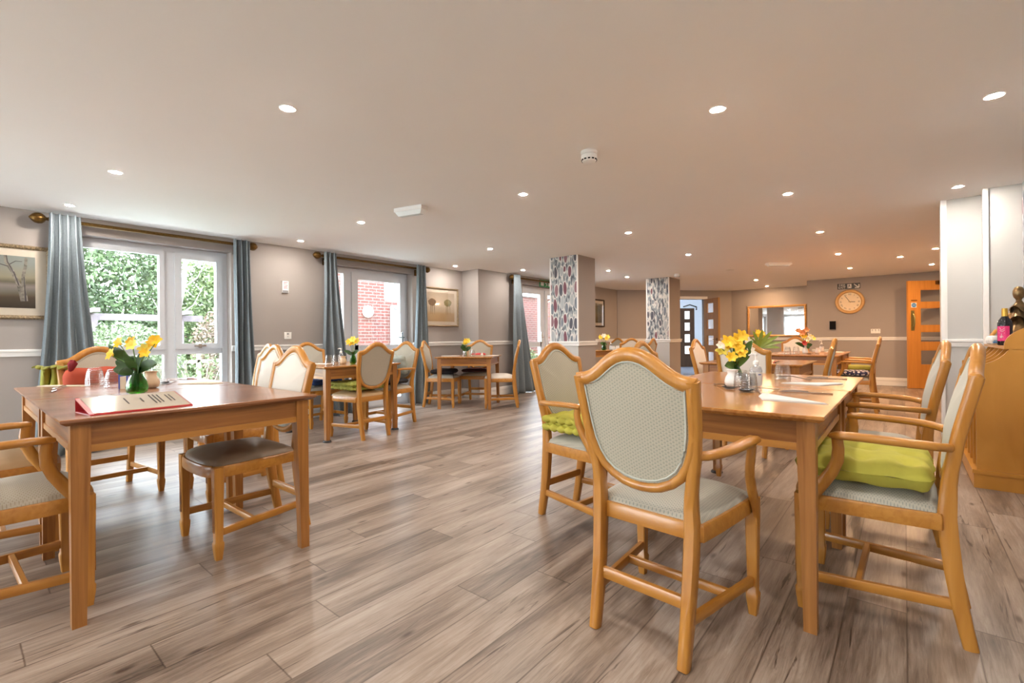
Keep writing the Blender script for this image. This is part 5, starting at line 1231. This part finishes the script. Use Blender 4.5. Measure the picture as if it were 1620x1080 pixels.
for L_ in ([(222, .125), (240, .105), (262, .122)], [(225, .105), (243, .095), (262, .108)], [(215, .088), (262, .086)], [(238, .083), (240, .068)], [(225, .060), (238, .072), (252, .060), (238, .048), (225, .060)]):
    q.tube([on_lab(*p) for p in L_], .0011, 5)
q.lathe([(0, -.006), (.006, 0), (0, .006)], on_lab(238, .058), 8); q.build('label_print', m['paper'], bt)
# tissue packet
t = thing('tissue_packet', 'clear packet of white tissues beside the dark bottle', 'packet', (.550, 5.16, .936), 10)
pad(.11, .13, .065, 0, .03, 3).build('wrapper', m['paper'], t, ang=80)
MB().box((-.045, -.0665, .012), (.03, -.062, .022)).box((-.04, -.067, .028), (.04, -.062, .032)).build('print', m['blue_s'], t, smooth=False)
# bronze statue (draped figure made of bell shaped tiers)
t = thing('bronze_statue', 'bronze tiered bell-skirted statue behind the bottle', 'statue', (.640, 4.98, .936)); t.scale = (1.05, 1.05, 1.2)
def tier(z, r0, r1, h, seed):
    mb = MB(); secs = []; rnd = random.Random(seed); ph = rnd.uniform(0, 6)
    for k in range(8):
        u = k/7; r_ = r1+(r0-r1)*(1-u)**1.6
        secs.append([((r_*(1+.16*(1-u)*math.sin(4*a+ph)))*math.cos(a), (r_*(1+.16*(1-u)*math.sin(4*a+ph)))*math.sin(a), z+h*u-.02*(1-u)*math.sin(3*a+ph)) for a in [2*pi*j/28 for j in range(28)]])
    return mb.loft(secs)
for i, (z_, a, b, h_) in enumerate([(0, .066, .026, .12), (.085, .074, .022, .10), (.155, .070, .018, .10), (.215, .050, .014, .06)]): tier(z_, a, b, h_, i+3).build('skirt_tier', m['bronze'], t, ang=80)
MB().lathe([(.013, .262), (.016, .275), (.026, .288), (.031, .308), (.030, .328), (.022, .345), (.010, .353), (0, .355)], n=20).build('head', m['bronze'], t)
# ---------------------------------------------------------------- ceiling fittings
LI = []  # includes added downlights outside the view that help light the room
for k in range(-3, 4): LI.append((-2.366, 1.089+1.896*k, 0))
for k in range(-3, 5): LI.append((-.727, 2.53+1.9*k, 1 if k >= 2 else 0))
for k in (-2, -1, 0, 1, 2): LI.append((-4.15, .73+1.9*k, 0))
LI += [(-4.0, 7.45, 0), (-4.16, 8.5, 0), (-4.08, 10.27, 1), (-5.458, 2.654, 0), (-5.45, .65, 0), (-5.55, 5.22, 0), (-5.05, 6.35, 0), (.346, 3.284, 0), (.336, 5.129, 0), (.336, 8.657, 1), (.362, 10.592, 1), (-.04, 9.201, 1), (-2.392, 10.897, 1), (-2.5, 12.45, 1), (.2, 1.2, 0), (.2, -1.0, 0)]
LBL = {(-2.4, 1.1): 'ceiling downlight nearest the camera on the left, above and right of the garden window',
 (-2.4, 3.0): 'ceiling downlight between the near emergency light and the hanging smoke detector', (-2.4, 4.9): 'ceiling downlight high above and to the right of the near pillar',
 (-2.4, 6.8): 'ceiling downlight above the far pillar, right of its top', (-.7, 2.5): 'large looking ceiling downlight right of the smoke detector, nearest the camera on the right',
 (-.7, 4.4): 'ceiling downlight above the mirror column, second in the row toward the clock', (-.7, 6.3): 'third ceiling downlight in the row running toward the clock',
 (-.7, 8.2): 'fourth ceiling downlight in the row toward the clock, right of the far emergency light', (-.7, 10.1): 'last ceiling downlight of its row, directly over the exit sign',
 (-4.15, .73): 'ceiling downlight above the garden window left pane', (-4.15, 2.63): 'ceiling downlight just left of the near emergency light',
 (-4.15, 4.53): 'ceiling downlight above the gap between tree picture and far curtain', (-4.0, 7.5): 'ceiling downlight just right of the near pillar top',
 (-4.2, 8.5): 'ceiling downlight halfway between the two pillars', (-4.1, 10.3): 'ceiling downlight behind the far pillar', (-5.5, 2.7): 'ceiling downlight above the wall notice between two curtain poles',
 (-5.5, .6): 'ceiling downlight close to the curtain pole over the garden window', (-5.5, 5.2): 'ceiling downlight above the sepia picture of two trees', (-5.0, 6.3): 'ceiling downlight beside the far glazed door curtain',
 (.3, 3.3): 'ceiling downlight in the upper right corner of the photo', (.3, 5.1): 'ceiling downlight above the white pier at right', (.3, 8.7): 'upper of the two ceiling downlights beside the white pier edge',
 (.4, 10.6): 'ceiling downlight directly above the orange door', (-.0, 9.2): 'ceiling downlight above and right of the clock', (-2.4, 10.9): 'left ceiling downlight of the pair above the mirror',
 (-2.5, 12.4): 'right ceiling downlight of the pair above the mirror, nearest the mirror wall', (-2.5, 12.5): 'right ceiling downlight of the pair above the mirror, nearest the mirror wall'}
def where(x, y):
    p = Vector((x, y, 0)); a = p.dot(fw)
    return a
names = ['near', 'middle', 'far']
dl_me = MB().lathe([(.026, -.002), (.038, -.004), (.041, 0), (.026, 0)], n=24).mesh('bezel', m['white'])
gl_me = [MB().lathe([(.026, .002), (.026, -.002), (.022, -.0045), (.013, -.006), (0, -.0065)], n=24, cap=False).mesh('lens', m[k]) for k in ('lampglow', 'lampglow_warm')]
for i, (x, y, wm) in enumerate(LI):
    o = thing('ceiling_downlight', 'LBL', 'downlight', (x, y, CH), 0, 'recessed ceiling downlights')
    link('bezel', dl_me, o); link('lens', gl_me[wm], o)
    o['label'] = next((v_ for k_, v_ in LBL.items() if math.hypot(k_[0]-x, k_[1]-y) < .17), 'round recessed downlight added out of view to light the room')
t = thing('emergency_light', 'white oblong emergency light on the ceiling near the window side', 'emergency light', (-3.36, 2.63, CH), 14)
MB().box((-.15, -.05, -.035), (.15, .05, 0)).build('housing', m['white'], t, smooth=False)
MB().loft([[(-.145, -.045, -.035), (.145, -.045, -.035), (.145, .045, -.035), (-.145, .045, -.035)], [(-.12, -.025, -.07), (.12, -.025, -.07), (.12, .025, -.07), (-.12, .025, -.07)]]).build('diffuser', m['diffuser'], t, smooth=False)
t = thing('emergency_light', 'slim emergency light on the far ceiling above the mirror', 'emergency light', (-1.55, 8.58, CH), 40)
MB().box((-.19, -.05, -.03), (.19, .05, 0)).build('housing', m['white'], t, smooth=False)
MB().loft([[(-.18, -.045, -.03), (.18, -.045, -.03), (.18, .045, -.03), (-.18, .045, -.03)], [(-.16, -.03, -.05), (.16, -.03, -.05), (.16, .03, -.05), (-.16, .03, -.05)]]).build('diffuser', m['diffuser'], t, smooth=False)
def detector(label, x, y):
    t = thing('smoke_detector', label, 'smoke detector', (x, y, CH))
    MB().lathe([(0, 0), (.052, 0), (.052, -.012), (.046, -.018), (0, -.018)], n=28).build('base', m['white'], t)
    MB().lathe([(.044, -.018), (.05, -.024), (.05, -.045), (.042, -.062), (.025, -.07), (0, -.071)], n=28).build('body', m['white'], t)
    q = MB()
    for k in range(12):
        a = 2*pi*k/12; q.merge(MB().box((.044, -.007, -.058), (.049, .007, -.050)).xf(Matrix.Rotation(a, 4, 'Z')))
    q.build('vents', m['black'], t, smooth=False)
detector('round smoke detector hanging from the ceiling near the centre', -1.512, 2.579)
detector('smoke detector above the far patterned pillar', -3.262, 8.737)
ob = MB().lathe([(0, 0), (.07, 0), (.07, -.006), (0, -.008)], n=24).build('ceiling_vent', m['white'], None); ob.location = (-2.372, 8.903, CH); tag(ob, 'flat round white vent on the far ceiling', 'vent')
